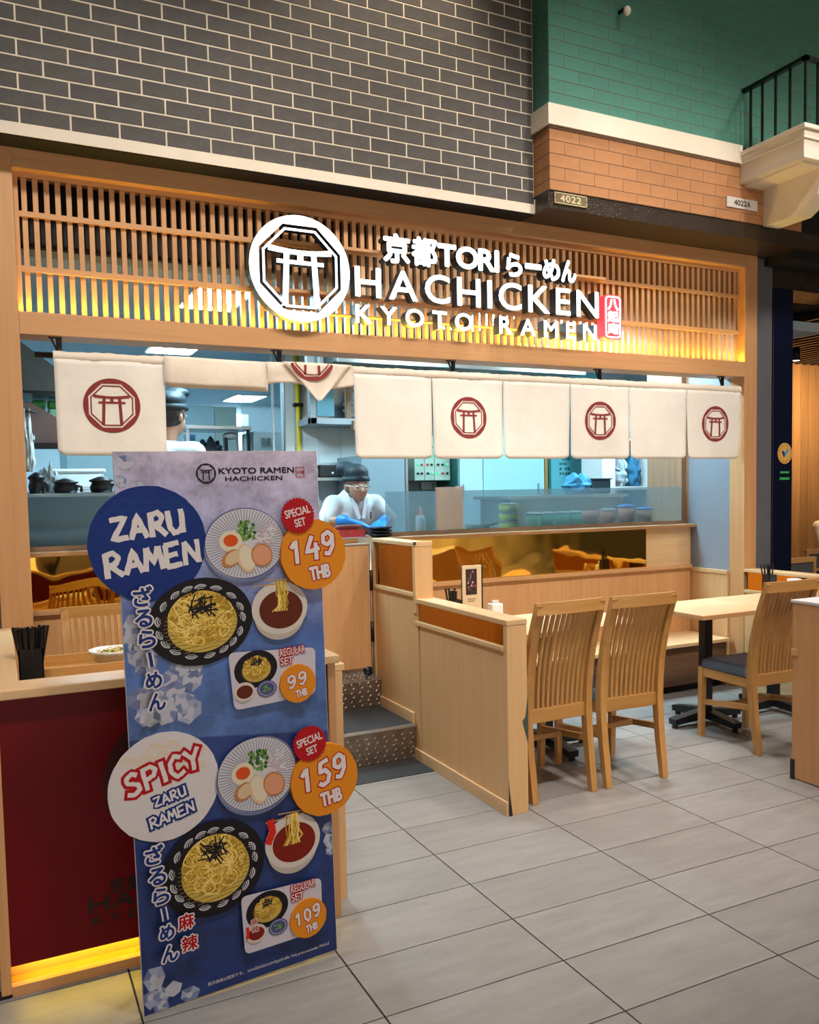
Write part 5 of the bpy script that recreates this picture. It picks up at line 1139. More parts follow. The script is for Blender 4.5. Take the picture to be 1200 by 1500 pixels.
body1 = figure('body', b1+a1+l1+hh+hand((0.02, 0.36, 0.95), (0.7, 0.6, -0.1), (0, 0, -1), (0.6, -0.7, 0))+hand((0.20, 0.26, 0.95), (0.5, 0.8, -0.1), (0, 0, -1), (-0.7, 0.5, 0)), 'skin', c1, 0.009, 3)
shirt1 = figure('shirt', [(a, b, r0+0.016, r1+0.016) for a, b, r0, r1 in b1]+[(sA, (-0.12, 0.22, 1.07), 0.075, 0.062), (sB, (0.23, 0.02, 1.07), 0.075, 0.062)], 'chef_white', c1, 0.012, 6)
MB().lathe([(0.066, 0.0), (0.076, 0.0), (0.068, 0.035), (0.062, 0.035)], n=22).build('collar', 'chef_white', shirt1, smooth=True).location = (0.018, 0.0, 1.385)
figure('hair', [(h1-fd*0.012+Vector((0, 0, 0.005)), (0.088, 0.088, 0.085)), (h1-fd*0.03+Vector((0, 0, -0.035)), (0.066, 0.066, 0.06))], 'hair', c1, 0.009, 2)
cap1 = figure('cap', [(h1+Vector((0, 0, 0.085)), (0.098, 0.098, 0.060)), (h1+fd*0.01+Vector((0, 0, 0.055)), (0.100, 0.100, 0.040)), (h1+fd*0.06+Vector((0, 0, 0.135)), (0.075, 0.075, 0.035))], 'cap_teal', c1, 0.009, 3)
MB().lathe([(0.096, 0.0), (0.103, 0.0), (0.103, 0.032), (0.096, 0.032)], n=28).build('cap_band', 'cap_teal', cap1, smooth=True).location = h1+Vector((0, 0, 0.028))
for s in (-1, 1): MB().ellipsoid(h1+fd*0.085+sd*(s*0.032)+Vector((0, 0, -0.002)), (0.011, 0.011, 0.007), 10, 8).build('eye', 'white_plastic', body1, smooth=True)
MB().ellipsoid(h1+fd*0.088+Vector((0, 0, -0.065)), (0.016, 0.016, 0.006), 10, 8).build('mouth', 'menu_red', body1, smooth=True)

figure('trousers', [(a, b, r0+0.012, r1+0.014) for a, b, r0, r1 in l1[:2]]+[((0, 0, 0.70), (0, 0, 0.74), 0.157, 0.157)], 'grey_fabric', c1, 0.014, 4)
# ---- diner next door, cut by the picture edge
mat('cream_top', (0.72, 0.62, 0.42), 0.8)
c3 = thing('person', 'seated diner in a cream top next door, cut by the right picture edge', 'person', (6.42, 3.95, 0.01))
sA, sB = (-0.16, 0, 0.98), (0.16, 0, 0.98); h3 = Vector((0, -0.02, 1.20))
b3 = [((0, 0.02, 0.52), (0, 0.0, 0.92), 0.14, 0.12), (sA, sB, 0.06, 0.06)]
o3 = [(sA, (-0.2, -0.1, 0.75), 0.05, 0.042), ((-0.2, -0.1, 0.75), (-0.12, -0.3, 0.76), 0.038, 0.028), (sB, (0.2, -0.1, 0.75), 0.05, 0.042), ((0.2, -0.1, 0.75), (0.12, -0.3, 0.76), 0.038, 0.028)]
l3 = [((-0.08, 0, 0.52), (-0.1, -0.42, 0.50), 0.08, 0.06), ((0.08, 0, 0.52), (0.1, -0.42, 0.50), 0.08, 0.06), ((-0.1, -0.42, 0.50), (-0.1, -0.40, 0.06), 0.055, 0.04), ((0.1, -0.42, 0.50), (0.1, -0.40, 0.06), 0.055, 0.04), ((-0.1, -0.40, 0.04), (-0.1, -0.52, 0.035), 0.038, 0.034), ((0.1, -0.40, 0.04), (0.1, -0.52, 0.035), 0.038, 0.034)]
body3 = figure('body', b3+o3+l3+[(h3, (0.075, 0.088, 0.105)), (h3+Vector((0, -0.03, -0.05)), (0.05, 0.055, 0.06)), (h3+Vector((0, 0.01, -0.07)), (0, 0, 0.98), 0.05, 0.055), (h3+Vector((0, -0.085, -0.01)), h3+Vector((0, -0.1, -0.03)), 0.01, 0.013)]+hand((-0.12, -0.3, 0.76), (0.3, -0.9, 0), (0, 0, -1), (1, 0.2, 0))+hand((0.12, -0.3, 0.76), (-0.3, -0.9, 0), (0, 0, -1), (-1, 0.2, 0)), 'skin', c3, 0.011, 3)
figure('top', [(a, b, r0+0.015, r1+0.015) for a, b, r0, r1 in b3]+[(sA, (-0.2, -0.1, 0.77), 0.068, 0.055), (sB, (0.2, -0.1, 0.77), 0.068, 0.055)], 'cream_top', c3, 0.012, 5)
figure('trousers', [(a, b, r0+0.012, r1+0.012) for a, b, r0, r1 in l3[:4]]+[((0, 0.02, 0.52), (0, 0.02, 0.56), 0.152, 0.150)], 'navy_leather', c3, 0.014, 4)
figure('hair', [(h3+Vector((0, 0.02, 0.03)), (0.085, 0.09, 0.095))], 'hair', c3, 0.011, 2)
for s in (-1, 1): MB().ellipsoid(h3+Vector((s*0.03, -0.083, 0.0)), (0.011, 0.008, 0.007), 10, 8).build('eye', 'white_plastic', body3, smooth=True)
MB().ellipsoid(h3+Vector((0, -0.082, -0.06)), (0.018, 0.008, 0.006), 10, 8).build('mouth', 'menu_red', body3, smooth=True)
st_ = thing('bench_seat', 'dark bench under the seated diner next door', 'bench', (6.42, 4.05, 0)); box_obj('seat', 'grey_fabric', -0.6, 0.6, -0.2, 0.2, 0.30, 0.365, st_, 0.02); box_obj('base', 'black_void', -0.58, 0.58, -0.17, 0.18, 0, 0.32, st_)

# ================================================================ poster stand
def poster_mat():
    m, nt, b = new_mat('poster_print'); N, Lk = nt.nodes, nt.links
    tc = N.new('ShaderNodeTexCoord'); sx = N.new('ShaderNodeSeparateXYZ'); Lk.new(tc.outputs['Object'], sx.inputs[0])
    n = N.new('ShaderNodeTexNoise'); n.inputs['Scale'].default_value = 9; n.inputs['Detail'].default_value = 8; n.inputs['Roughness'].default_value = 0.7; Lk.new(tc.outputs['Object'], n.inputs['Vector'])
    a = N.new('ShaderNodeMath'); a.operation = 'MULTIPLY_ADD'; a.inputs[1].default_value = 0.133; Lk.new(sx.outputs[0], a.inputs[0]); Lk.new(sx.outputs[2], a.inputs[2])
    d = N.new('ShaderNodeMath'); d.operation = 'DIVIDE'; d.inputs[1].default_value = 1.66; Lk.new(a.outputs[0], d.inputs[0])
    r = N.new('ShaderNodeValToRGB'); e = r.color_ramp.elements
    stops = [(0.0, (0.006, 0.022, 0.125)), (0.47, (0.008, 0.030, 0.16)), (0.4745, (0.008, 0.03, 0.16)), (0.476, (0.055, 0.12, 0.33)), (0.66, (0.05, 0.115, 0.36)), (0.80, (0.25, 0.28, 0.52)), (1.0, (0.48, 0.43, 0.56))]
    e[0].position, e[0].color = stops[0][0], (*stops[0][1], 1); e[1].position, e[1].color = stops[-1][0], (*stops[-1][1], 1)
    for p, c in stops[1:-1]: q = e.new(p); q.color = (*c, 1)
    Lk.new(d.outputs[0], r.inputs[0])
    mr = N.new('ShaderNodeMapRange'); mr.inputs['From Min'].default_value = 0.3; mr.inputs['From Max'].default_value = 0.7; mr.inputs['To Min'].default_value = 0.50; mr.inputs['To Max'].default_value = 1.50
    Lk.new(n.outputs['Fac'], mr.inputs['Value']); h = N.new('ShaderNodeHueSaturation'); Lk.new(mr.outputs[0], h.inputs['Value']); Lk.new(r.outputs[0], h.inputs['Color']); Lk.new(h.outputs[0], b.inputs['Base Color'])
    b.inputs['Roughness'].default_value = 0.45
poster_mat()
for nm, c in dict(p_white=(0.62, 0.58, 0.60), p_blue=(0.006, 0.026, 0.165), p_blue2=(0.010, 0.040, 0.21), p_orange=(0.62, 0.215, 0.012), p_red=(0.36, 0.006, 0.012), p_cream=(0.62, 0.50, 0.34), p_ivory=(0.58, 0.55, 0.58), p_black=(0.010, 0.008, 0.012), p_plate=(0.50, 0.50, 0.55), p_line=(0.06, 0.07, 0.2), p_green=(0.03, 0.10, 0.02), p_green2=(0.12, 0.25, 0.05), p_egg=(0.62, 0.55, 0.42), p_yolk=(0.55, 0.07, 0.01), p_pork=(0.58, 0.27, 0.16), p_chicken=(0.56, 0.42, 0.28), p_grill=(0.42, 0.17, 0.06), p_onion=(0.45, 0.36, 0.45), p_mat=(0.50, 0.36, 0.08), p_matline=(0.22, 0.14, 0.02), p_n1=(0.62, 0.43, 0.08), p_n2=(0.78, 0.60, 0.20), p_n3=(0.36, 0.21, 0.025), p_n4=(0.56, 0.37, 0.05), p_soup=(0.10, 0.018, 0.008), p_soup2=(0.17, 0.012, 0.006), p_cup=(0.55, 0.50, 0.47), p_cup2=(0.42, 0.37, 0.34), p_stick=(0.40, 0.25, 0.09), p_chili=(0.55, 0.02, 0.01), p_card=(0.50, 0.47, 0.56), p_ice1=(0.29, 0.33, 0.47), p_ice2=(0.17, 0.21, 0.37), p_ice3=(0.42, 0.43, 0.53), p_ice4=(0.13, 0.16, 0.30), p_wave=(0.45, 0.46, 0.50)).items(): mat(nm, c, 0.5, spec=0.2)
po = thing('poster_stand', 'tall blue noodle menu poster stand with round price discs on the tiled floor', 'poster stand')
yaw, roll, lean = 0.105419, 0.012223, 0.008525
r_ = Vector((math.cos(yaw), math.sin(yaw), 0)); u_ = Vector((-math.sin(yaw)*math.sin(lean), math.cos(yaw)*math.sin(lean), math.cos(lean)))
r2 = r_*math.cos(roll)+u_*math.sin(roll); u2 = u_*math.cos(roll)-r_*math.sin(roll); n2 = u2.cross(r2)
mw = Matrix((r2, n2, u2)).transposed().to_4x4(); mw.translation = (-1.19453, 0.02955, 0.0005); po.matrix_world = mw
PW, PH = 0.5996, 1.5797
MB().box(0, PW, -0.0025, 0.0025, 0, PH).build('board_core', 'p_white', po)
board = MB().box(0.0012, PW-0.0012, -0.0031, -0.0024, 0.0012, PH-0.0012).build('printed_sheet', 'poster_print', po)
st = MB(); st.sweep([(0.06, 0.004, 1.10), (0.06, 0.17, 0.004)], 0.025, 0.012); st.build('back_strut', 'black_metal', po); st = MB(); st.sweep([(0.54, 0.004, 1.10), (0.54, 0.17, -0.003)], 0.025, 0.012); st.build('back_strut', 'black_metal', po)
LAY = [0.0034]
def nxt(): LAY[0] += 0.00016; return LAY[0]
def flat(fn_quads, m, name, parent, stuff=True):
    o = fn_quads.build(name, m, parent, normals=False)
    if stuff: o['kind'] = 'stuff'
    return o
def ell(mb, cu, cv, ru, rv, t, n=40, rot=0.0, jag=0.0, rnd=None):
    ps = []
    for k in range(n):
        a = 2*PI*k/n; q = 1+(jag*(rnd.random()-0.5) if rnd else (jag if k % 2 else -jag)); x, y = ru*q*math.cos(a), rv*q*math.sin(a)
        ps.append((cu+x*math.cos(rot)-y*math.sin(rot), -t, cv+x*math.sin(rot)+y*math.cos(rot)))
    mb._f([mb.bm.verts.new(p) for p in ps]); return mb
def arc_band(mb, cu, cv, ru, rv, k0, k1, a0, a1, t, n=10):
    for i in range(n):
        a, b = a0+(a1-a0)*i/n, a0+(a1-a0)*(i+1)/n
        mb.quad((cu+ru*k0*math.cos(a), -t, cv+rv*k0*math.sin(a)), (cu+ru*k1*math.cos(a), -t, cv+rv*k1*math.sin(a)), (cu+ru*k1*math.cos(b), -t, cv+rv*k1*math.sin(b)), (cu+ru*k0*math.cos(b), -t, cv+rv*k0*math.sin(b)))
def ribbon(mb, pts, w, t, rag=0.0, rr=random, tap=True):
    """flat stroke of width w along 2D points"""
    P = []
    for (a, b), (c, d) in zip(pts, pts[1:]):
        for i in range(4): P.append((a+(c-a)*i/4, b+(d-b)*i/4))
    P.append(pts[-1]); L_, R_ = [], []
    for i, p in enumerate(P):
        q0, q1 = P[max(i-1, 0)], P[min(i+1, len(P)-1)]; dx, dy = q1[0]-q0[0], q1[1]-q0[1]; l = math.hypot(dx, dy) or 1
        nx, ny = -dy/l, dx/l; k = w/2*(1+rag*(rr.random()-0.5)); k2 = w/2*(1+rag*(rr.random()-0.5))
        ti = t+1.5e-6*i; L_.append(mb.bm.verts.new((p[0]+nx*k, -ti, p[1]+ny*k))); R_.append(mb.bm.verts.new((p[0]-nx*k2, -ti, p[1]-ny*k2)))
    for i in range(len(P)-1): mb._f([L_[i], L_[i+1], R_[i+1], R_[i]])
def disc(name, cu, cv, r, m, thick=0.003, jag=0.004, n=60):
    t = nxt(); thick = t-0.0030; mb = MB(); rr = random.Random(int(cu*1000)); pts = []
    for k in range(n):
        a = 2*PI*k/n; q = r*(1+jag*(rr.random()-0.5)*2); pts.append((cu+q*math.cos(a), -t, cv+q*math.sin(a)))
    mb.prism(pts, (0, thick, 0)); return mb.build(name, m, po)
def txt(body, cu, cv, w, h, m, parent, off=0.0, rot=0.0, name='lettering', keep=False, shear=0.0):
    t = nxt(); mb = MB(); c, s = math.cos(rot), math.sin(rot)
    def fn(u, v, z): x, y = u-w/2, v-h/2; return (cu+x*c-y*s, -t-z, cv+x*s+y*c)
    add_text(mb, body, fn, w, h, off, 0.0, keep, shear, 12 if off > 0.003 else 8); return flat(mb, m, name, parent)
STK = {'Z': [[(.02, .9), (.95, .96), (.12, .1), (1, .12)]], 'A': [[(.0, .0), (.5, 1), (.95, .0)], [(.2, .34), (.9, .38)]], 'R': [[(.1, -.02), (.14, .98)], [(.0, .9), (.6, .98), (.85, .78), (.65, .55), (.2, .46)], [(.35, .48), (1, .0)]],
       'U': [[(.05, 1), (.08, .3), (.3, .03), (.65, .08), (.88, .35)], [(.88, 1.02), (.9, .0)]], 'M': [[(.0, .0), (.16, .98)], [(.16, .98), (.5, .28), (.84, .98)], [(.84, .98), (1, .0)]], 'E': [[(.1, .0), (.12, .98)], [(.05, .95), (.95, 1)], [(.1, .5), (.8, .54)], [(.05, .03), (1, .07)]],
       'N': [[(.05, -.02), (.1, .98)], [(.1, .98), (.85, .05)], [(.9, 1.02), (.86, .02)]], 'S': [[(.9, .84), (.6, .98), (.2, .86), (.2, .62), (.8, .42), (.86, .18), (.45, .02), (.02, .14)]], 'P': [[(.1, -.02), (.14, .98)], [(.02, .92), (.65, .98), (.92, .76), (.7, .52), (.15, .46)]],
       'I': [[(.5, .0), (.5, 1)]], 'C': [[(.95, .84), (.55, 1), (.15, .7), (.12, .3), (.45, .0), (.98, .16)]], 'Y': [[(.0, 1), (.5, .5)], [(1, 1), (.5, .5), (.4, .0)]]}
STK.update({'1': [[(.2, .70), (.62, .98), (.4, .0)]], '4': [[(.62, 1), (.02, .36), (.98, .40)], [(.78, .68), (.6, -.06)]], '9': [[(.86, .78), (.62, .98), (.24, .88), (.15, .58), (.42, .44), (.78, .60), (.88, .86), (.76, .34), (.40, .03), (.08, .12)]], '5': [[(.98, .99), (.42, .93), (.30, .55), (.64, .60), (.86, .36), (.66, .07), (.30, .0), (.06, .13)]], '0': [[(.52, 1), (.20, .78), (.12, .32), (.38, .01), (.72, .20), (.86, .66), (.52, 1)]]})
def brush(word, cu, cv, w, h, rot, sw, layers, parent, rag=0.35):
    gap = 0.16; unit = w/(len(word)-sum(0.6 for c in word if c == 'I')+gap*(len(word)-1)); c_, s_ = math.cos(rot), math.sin(rot)
    for grow, m in layers:
        t = nxt(); mb = MB(); rr = random.Random(len(word)*7+int(grow*1e4)); x = -w/2
        for ch in word:
            cw = unit*(0.4 if ch == 'I' else 1.0)
            for stroke in STK[ch]:
                pts = []; t += 3.5e-5
                for a, b in stroke:
                    p, q = x+a*cw, (b-0.5)*h; pts.append((cu+p*c_-q*s_, cv+p*s_+q*c_))
                if grow:
                    (ax, ay), (bx, by) = pts[0], pts[1]; l = math.hypot(bx-ax, by-ay); pts[0] = (ax-(bx-ax)/l*grow, ay-(by-ay)/l*grow)
                    (ax, ay), (bx, by) = pts[-1], pts[-2]; l = math.hypot(bx-ax, by-ay); pts[-1] = (ax-(bx-ax)/l*grow, ay-(by-ay)/l*grow)
                ribbon(mb, pts, sw+2*grow, t, 0.0 if grow else rag, rr)
            x += cw+unit*gap
        flat(mb, m, 'brush_lettering', parent)
# --- printed ice
def ice(quads, seed):
    rr = random.Random(seed); t = nxt(); mb = MB()
    for cu, cv, s in quads:
        a0 = rr.uniform(0, PI/2); pts = [(cu+s*math.cos(a0+k*PI/3)*rr.uniform(0.8, 1.1), cv+s*math.sin(a0+k*PI/3)*rr.uniform(0.8, 1.1)) for k in range(6)]
        pts = [(min(max(a, 0.002), PW-0.002), min(max(b, 0.002), PH-0.002)) for a, b in pts]; c = (sum(p[0] for p in pts)/6+rr.uniform(-.2, .2)*s, sum(p[1] for p in pts)/6+rr.uniform(-.2, .2)*s)
        t2 = t+0.00002*rr.random()
        for k in range(6): mb.mi = rr.choice((0, 0, 1, 2, 2, 3)) if k % 2 else rr.choice((0, 2, 1)); mb.quad((pts[k][0], -t2, pts[k][1]), (pts[(k+1) % 6][0], -t2, pts[(k+1) % 6][1]), (c[0], -t2, c[1]))
        mb.mi = 2; ell(mb, c[0], c[1], s*0.35, s*0.3, t2+0.00004, 6, a0)
    return flat(mb, ['p_ice1', 'p_ice2', 'p_ice3', 'p_ice4'], 'printed_ice', board)
rr = random.Random(4); ice([(rr.uniform(0.02, 0.20), rr.uniform(0.83, 1.0), 0.034) for i in range(24)]+[(rr.uniform(0.015, 0.06), rr.uniform(0.98, 1.15), 0.03) for i in range(8)], 2)
ice([(0.035, 0.10, 0.035), (0.02, 0.045, 0.03), (0.05, 0.045, 0.028), (0.085, 0.05, 0.026), (0.13, 0.02, 0.03), (0.05, 0.01, 0.025)], 5); ice([(0.585, 0.40, 0.022), (0.588, 0.36, 0.024), (0.59, 0.325, 0.018)], 6); ice([(0.03, 1.55, 0.024), (0.015, 1.50, 0.02), (0.06, 1.48, 0.02)], 8)
# --- brand line
t = nxt(); mb = MB(); 
for q in ring+gate: mb.quad(*[(0.252+u*0.029, -t, 1.516+v*0.029) for u, v in q])
flat(mb, 'p_black', 'printed_emblem', board)
txt('KYOTO RAMEN', 0.405, 1.5225, 0.232, 0.0165, 'p_black', board, 0.0007); txt('HACHICKEN', 0.395, 1.4995, 0.175, 0.0125, 'p_black', board, 0.0005)
t = nxt(); mb = MB()
for a, b, c, d in ((0.527, 0.555, 1.529, 1.531), (0.527, 0.555, 1.500, 1.502), (0.527, 0.529, 1.5, 1.531), (0.553, 0.555, 1.5, 1.531)): mb.quad((a, -t, c), (b, -t, c), (b, -t, d), (a, -t, d))
flat(mb, 'p_red', 'printed_seal', board); txt('八千庵', 0.541, 1.5155, 0.022, 0.010, 'p_red', board, 0.0003)
# --- die cut discs
d1 = disc('title_disc', 0.082, 1.326, 0.160, 'p_blue', 0.0045, 0.006)
t = nxt(); mb = MB()
for j in range(3):
    for i in range(-3, 4):
        x, y = 0.082+0.044*i+(0.022 if j % 2 else 0), 1.405+0.024*j
        if math.hypot(x-0.082, y-1.326)+0.024 < 0.158:
            for q in (1.0, 0.68, 0.36): arc_band(mb, x, y, 0.024*q, 0.024*q, 0.86, 1.0, 0.2, PI-0.2, t, 8)
flat(mb, 'p_blue2', 'wave_pattern', d1)
brush('ZARU', 0.082, 1.376, 0.200, 0.066, 0.09, 0.0155, ((0, 'p_white'),), d1); brush('RAMEN', 0.092, 1.284, 0.262, 0.066, 0.10, 0.0150, ((0, 'p_white'),), d1)
d2 = disc('title_disc', 0.091, 0.640, 0.1545, 'p_ivory', 0.0045, 0.006)
t = nxt(); mb = MB()
for j in range(4):
    for i in range(-4, 5):
        x, y = 0.091+0.048*i+(0.024 if j % 2 else 0), 0.668+0.025*j
        if math.hypot(x-0.091, y+0.01-0.640)+0.022 < 0.1545:
            for q in (1.0, 0.66, 0.34): arc_band(mb, x, y, 0.025*q, 0.025*q, 0.80, 1.0, 0.15, PI-0.15, t, 8)
flat(mb, 'p_cream', 'wave_pattern', d2)
brush('SPICY', 0.088, 0.683, 0.215, 0.062, 0.22, 0.0125, ((0.0085, 'p_red'), (0, 'p_white')), d2); brush('ZARU', 0.102, 0.609, 0.092, 0.030, 0.20, 0.0058, ((0.0055, 'p_blue'), (0, 'p_white')), d2); brush('RAMEN', 0.106, 0.556, 0.128, 0.032, 0.20, 0.0058, ((0.0055, 'p_blue'), (0, 'p_white')), d2)
# --- food pictures
def wave_ring(cu, cv, ru, rv, t, parent, m='p_wave', n=17):
    mb = MB()
    for k in range(n):
        a = 2*PI*k/n+0.06*math.sin(5.0*k); s = ru*0.150; x, y = cu+ru*0.715*math.cos(a), cv+rv*0.715*math.sin(a)
        for q in (1.0, 0.70, 0.40): arc_band(mb, x, y, s*q, s*q*rv/ru, 0.80, 1.0, a-0.75, a+1.15, t+0.000006*k, 7)
    return flat(mb, m, 'wave_pattern', parent)
def noodles(cu, cv, ru, rv, parent, seed, nn=110, w=0.0034):
    rr = random.Random(seed); t = nxt(); mb = MB()
    for i in range(nn):
        mb.mi = rr.randrange(4); a = rr.uniform(0, 2*PI); rad = math.sqrt(rr.random())*0.8; x, y = cu+ru*rad*math.cos(a), cv+rv*rad*math.sin(a); d = rr.uniform(0, 2*PI); pts = [(x, y)]; turn = rr.uniform(-0.9, 0.9)
        for k in range(6):
            x += ru*0.16*math.cos(d); y += rv*0.16*math.sin(d); d += turn
            q = math.hypot((x-cu)/ru, (y-cv)/rv)
            if q > 1: x, y = cu+(x-cu)/q, cv+(y-cv)/q
            pts.append((x, y))
        ribbon(mb, pts, w, t+0.000001*i, 0.0)
    LAY[0] += 0.00012
    return flat(mb, ['p_n1', 'p_n2', 'p_n3', 'p_n4'], 'printed_noodles', parent)
def nori(cu, cv, s, parent, seed):
    rr = random.Random(seed); t = nxt(); mb = MB()
    for i in range(26):
        a = rr.uniform(0, PI); x, y = cu+rr.uniform(-.6, .6)*s, cv+rr.uniform(-.4, .4)*s; l = s*rr.uniform(0.35, 0.6)
        ribbon(mb, [(x-l*math.cos(a), y-l*math.sin(a)), (x, y+0.05*s), (x+l*math.cos(a), y+l*math.sin(a))], s*0.085, t+0.000001*i)
    return flat(mb, 'p_black', 'printed_nori', parent)
def halo(cu, cv, ru, rv, rot=0): ell(mb := MB(), cu, cv, ru*1.045, rv*1.045, nxt(), 48, rot); flat(mb, 'p_ice2', 'printed_halo', board, False)
def noodle_plate(cu, cv, ru, rv, seed, big=True):
    ell(mb := MB(), cu, cv, ru, rv, nxt(), 56, 0.12); p = mb.build('printed_bowl', 'p_black', board, normals=False)
    if big: wave_ring(cu, cv, ru, rv, nxt(), p)
    ell(mb := MB(), cu+0.005*ru/0.15, cv-rv*0.06, ru*0.66, rv*0.64, nxt(), 48, 0.1); flat(mb, 'p_mat', 'printed_mat', p, False)
    t = nxt(); mb = MB()
    for k in range(-7, 8):
        v = cv-rv*0.06+k*rv*0.085; hw = ru*0.70*math.sqrt(max(0.0, 1-((v-cv+rv*0.06)/(rv*0.68))**2))
        if hw > 0.004: ribbon(mb, [(cu-hw, v-0.02*ru), (cu+hw, v+0.06*ru)], rv*0.016, t)
    flat(mb, 'p_matline', 'mat_lines', p)
    ell(mb := MB(), cu+0.01*ru, cv+rv*0.08, ru*0.60, rv*0.60, nxt(), 40, 0.1, 0.06, random.Random(seed)); flat(mb, 'p_n3', 'noodle_shade', p, False)
    noodles(cu+0.01*ru, cv+rv*0.08, ru*0.62, rv*0.62, p, seed, 170 if big else 60, 0.0034 if big else 0.0022); nori(cu+0.02*ru, cv+rv*0.36, ru*0.32, p, seed+1)
def side_plate(cu, cv, ru, rv, seed):
    rr = random.Random(seed); ell(mb := MB(), cu-0.002, cv-0.010, ru, rv, nxt(), 56, 0.1); flat(mb, 'p_ice4', 'plate_shadow', board, False)
    ell(mb := MB(), cu, cv, ru, rv, nxt(), 56, 0.1); p = mb.build('printed_plate', 'p_plate', board, normals=False)
    t = nxt(); mb = MB()
    for k in range(72):
        a = 2*PI*k/72; q = rr.uniform(0.3, 0.5); ribbon(mb, [(cu+ru*q*math.cos(a), cv+rv*q*math.sin(a)), (cu+ru*0.95*math.cos(a), cv+rv*0.95*math.sin(a))], 0.0016, t)
    arc_band(mb, cu, cv, ru, rv, 0.975, 1.0, 0, 2*PI, t, 56); flat(mb, 'p_line', 'plate_rays', p)
    def blob(x, y, a, b, m, rot=0, jag=0.06, n=18, name='printed_food'): ell(mb := MB(), cu+x*ru, cv+y*rv, a*ru, b*rv, nxt(), n, rot, jag, rr); return flat(mb, m, name, p, False)
    t = nxt(); mb = MB()
    for i in range(40): mb.mi = rr.randrange(2); ell(mb, cu+(0.02+rr.uniform(-.24, .24))*ru, cv+(0.36+rr.uniform(-.26, .26))*rv, 0.055*ru, 0.05*rv, t+0.000001*i, 6, rr.random()*3)
    flat(mb, ['p_green', 'p_green2'], 'printed_scallions', p)
    t = nxt(); mb = MB()
    for i in range(34): mb.mi = i % 2; x, y = cu+(0.5+rr.uniform(-.2, .2))*ru, cv+(0.22+rr.uniform(-.28, .28))*rv; a = rr.uniform(0, PI); ribbon(mb, [(x-0.12*ru*math.cos(a), y-0.1*rv*math.sin(a)), (x, y+0.02*rv), (x+0.12*ru*math.cos(a), y+0.1*rv*math.sin(a))], 0.004, t+0.000001*i)
    flat(mb, ['p_onion', 'p_ivory'], 'printed_onion', p)
    blob(-0.36, 0.08, 0.28, 0.30, 'p_egg', 0, 0.03, 24); blob(-0.36, 0.10, 0.18, 0.17, 'p_yolk', 0, 0.03, 20); blob(-0.36, -0.40, 0.27, 0.22, 'p_grill', 0.6); blob(-0.32, -0.38, 0.22, 0.17, 'p_chicken', 0.6); blob(0.0, -0.42, 0.22, 0.42, 'p_chicken', 0.25, 0.05); blob(0.02, -0.40, 0.18, 0.36, 'p_egg', 0.25, 0.05); blob(0.40, -0.36, 0.27, 0.34, 'p_grill', 0.5, 0.04); blob(0.40, -0.36, 0.235, 0.29, 'p_pork', 0.5, 0.06)
def soup_cup(cu, cv, ru, rv, m, seed, sticks=True, chili=False):
    t = nxt(); mb = MB(); ell(mb, cu-0.002, cv-rv*0.18, ru*0.9, rv*0.85, t, 36); p = mb.build('printed_cup', 'p_cup2', board, normals=False)
    ell(mb := MB(), cu, cv+rv*0.06, ru, rv*0.90, nxt(), 40); flat(mb, 'p_cup', 'cup_rim', p, False)
    ell(mb := MB(), cu+ru*0.04, cv+rv*0.0, ru*0.78, rv*0.66, nxt(), 36); flat(mb, m, 'printed_soup', p, False)
    if sticks:
        t = nxt(); mb = MB(); ribbon(mb, [(cu-ru*0.95, cv+rv*0.86), (cu+ru*0.55, cv+rv*0.92)], 0.004, t); ribbon(mb, [(cu-ru*0.5, cv+rv*1.06), (cu+ru*0.5, cv+rv*1.0)], 0.004, t); flat(mb, 'p_stick', 'printed_chopsticks', p)
        rr = random.Random(seed); t = nxt(); mb = MB()
        for i in range(16):
            mb.mi = rr.randrange(4); x = cu+ru*(0.0+rr.uniform(-.24, .24)); ribbon(mb, [(x, cv+rv*0.98), (x+rr.uniform(-.1, .1)*ru, cv+rv*0.55), (x+rr.uniform(-.15, .15)*ru, cv+rv*0.2), (x+rr.uniform(-.25, .1)*ru, cv-rv*0.05)], 0.0042, t+0.000001*i)
        flat(mb, ['p_n1', 'p_n2', 'p_n3', 'p_n4'], 'printed_noodles', p)
    if chili: mb = MB(); t = nxt(); ribbon(mb, [(cu-ru*0.9, cv+rv*0.15), (cu-ru*0.72, cv+rv*0.5), (cu-ru*0.78, cv+rv*0.95)], ru*0.26, t, 0.3); flat(mb, 'p_chili', 'printed_chili', p)
noodle_plate(0.216, 1.094, 0.153, 0.125, 11); side_plate(0.357, 1.310, 0.122, 0.104, 12); soup_cup(0.455, 1.105, 0.089, 0.088, 'p_soup', 13)
noodle_plate(0.217, 0.372, 0.153, 0.140, 21); side_plate(0.360, 0.622, 0.124, 0.112, 22); soup_cup(0.462, 0.388, 0.090, 0.092, 'p_soup2', 23, True, True)
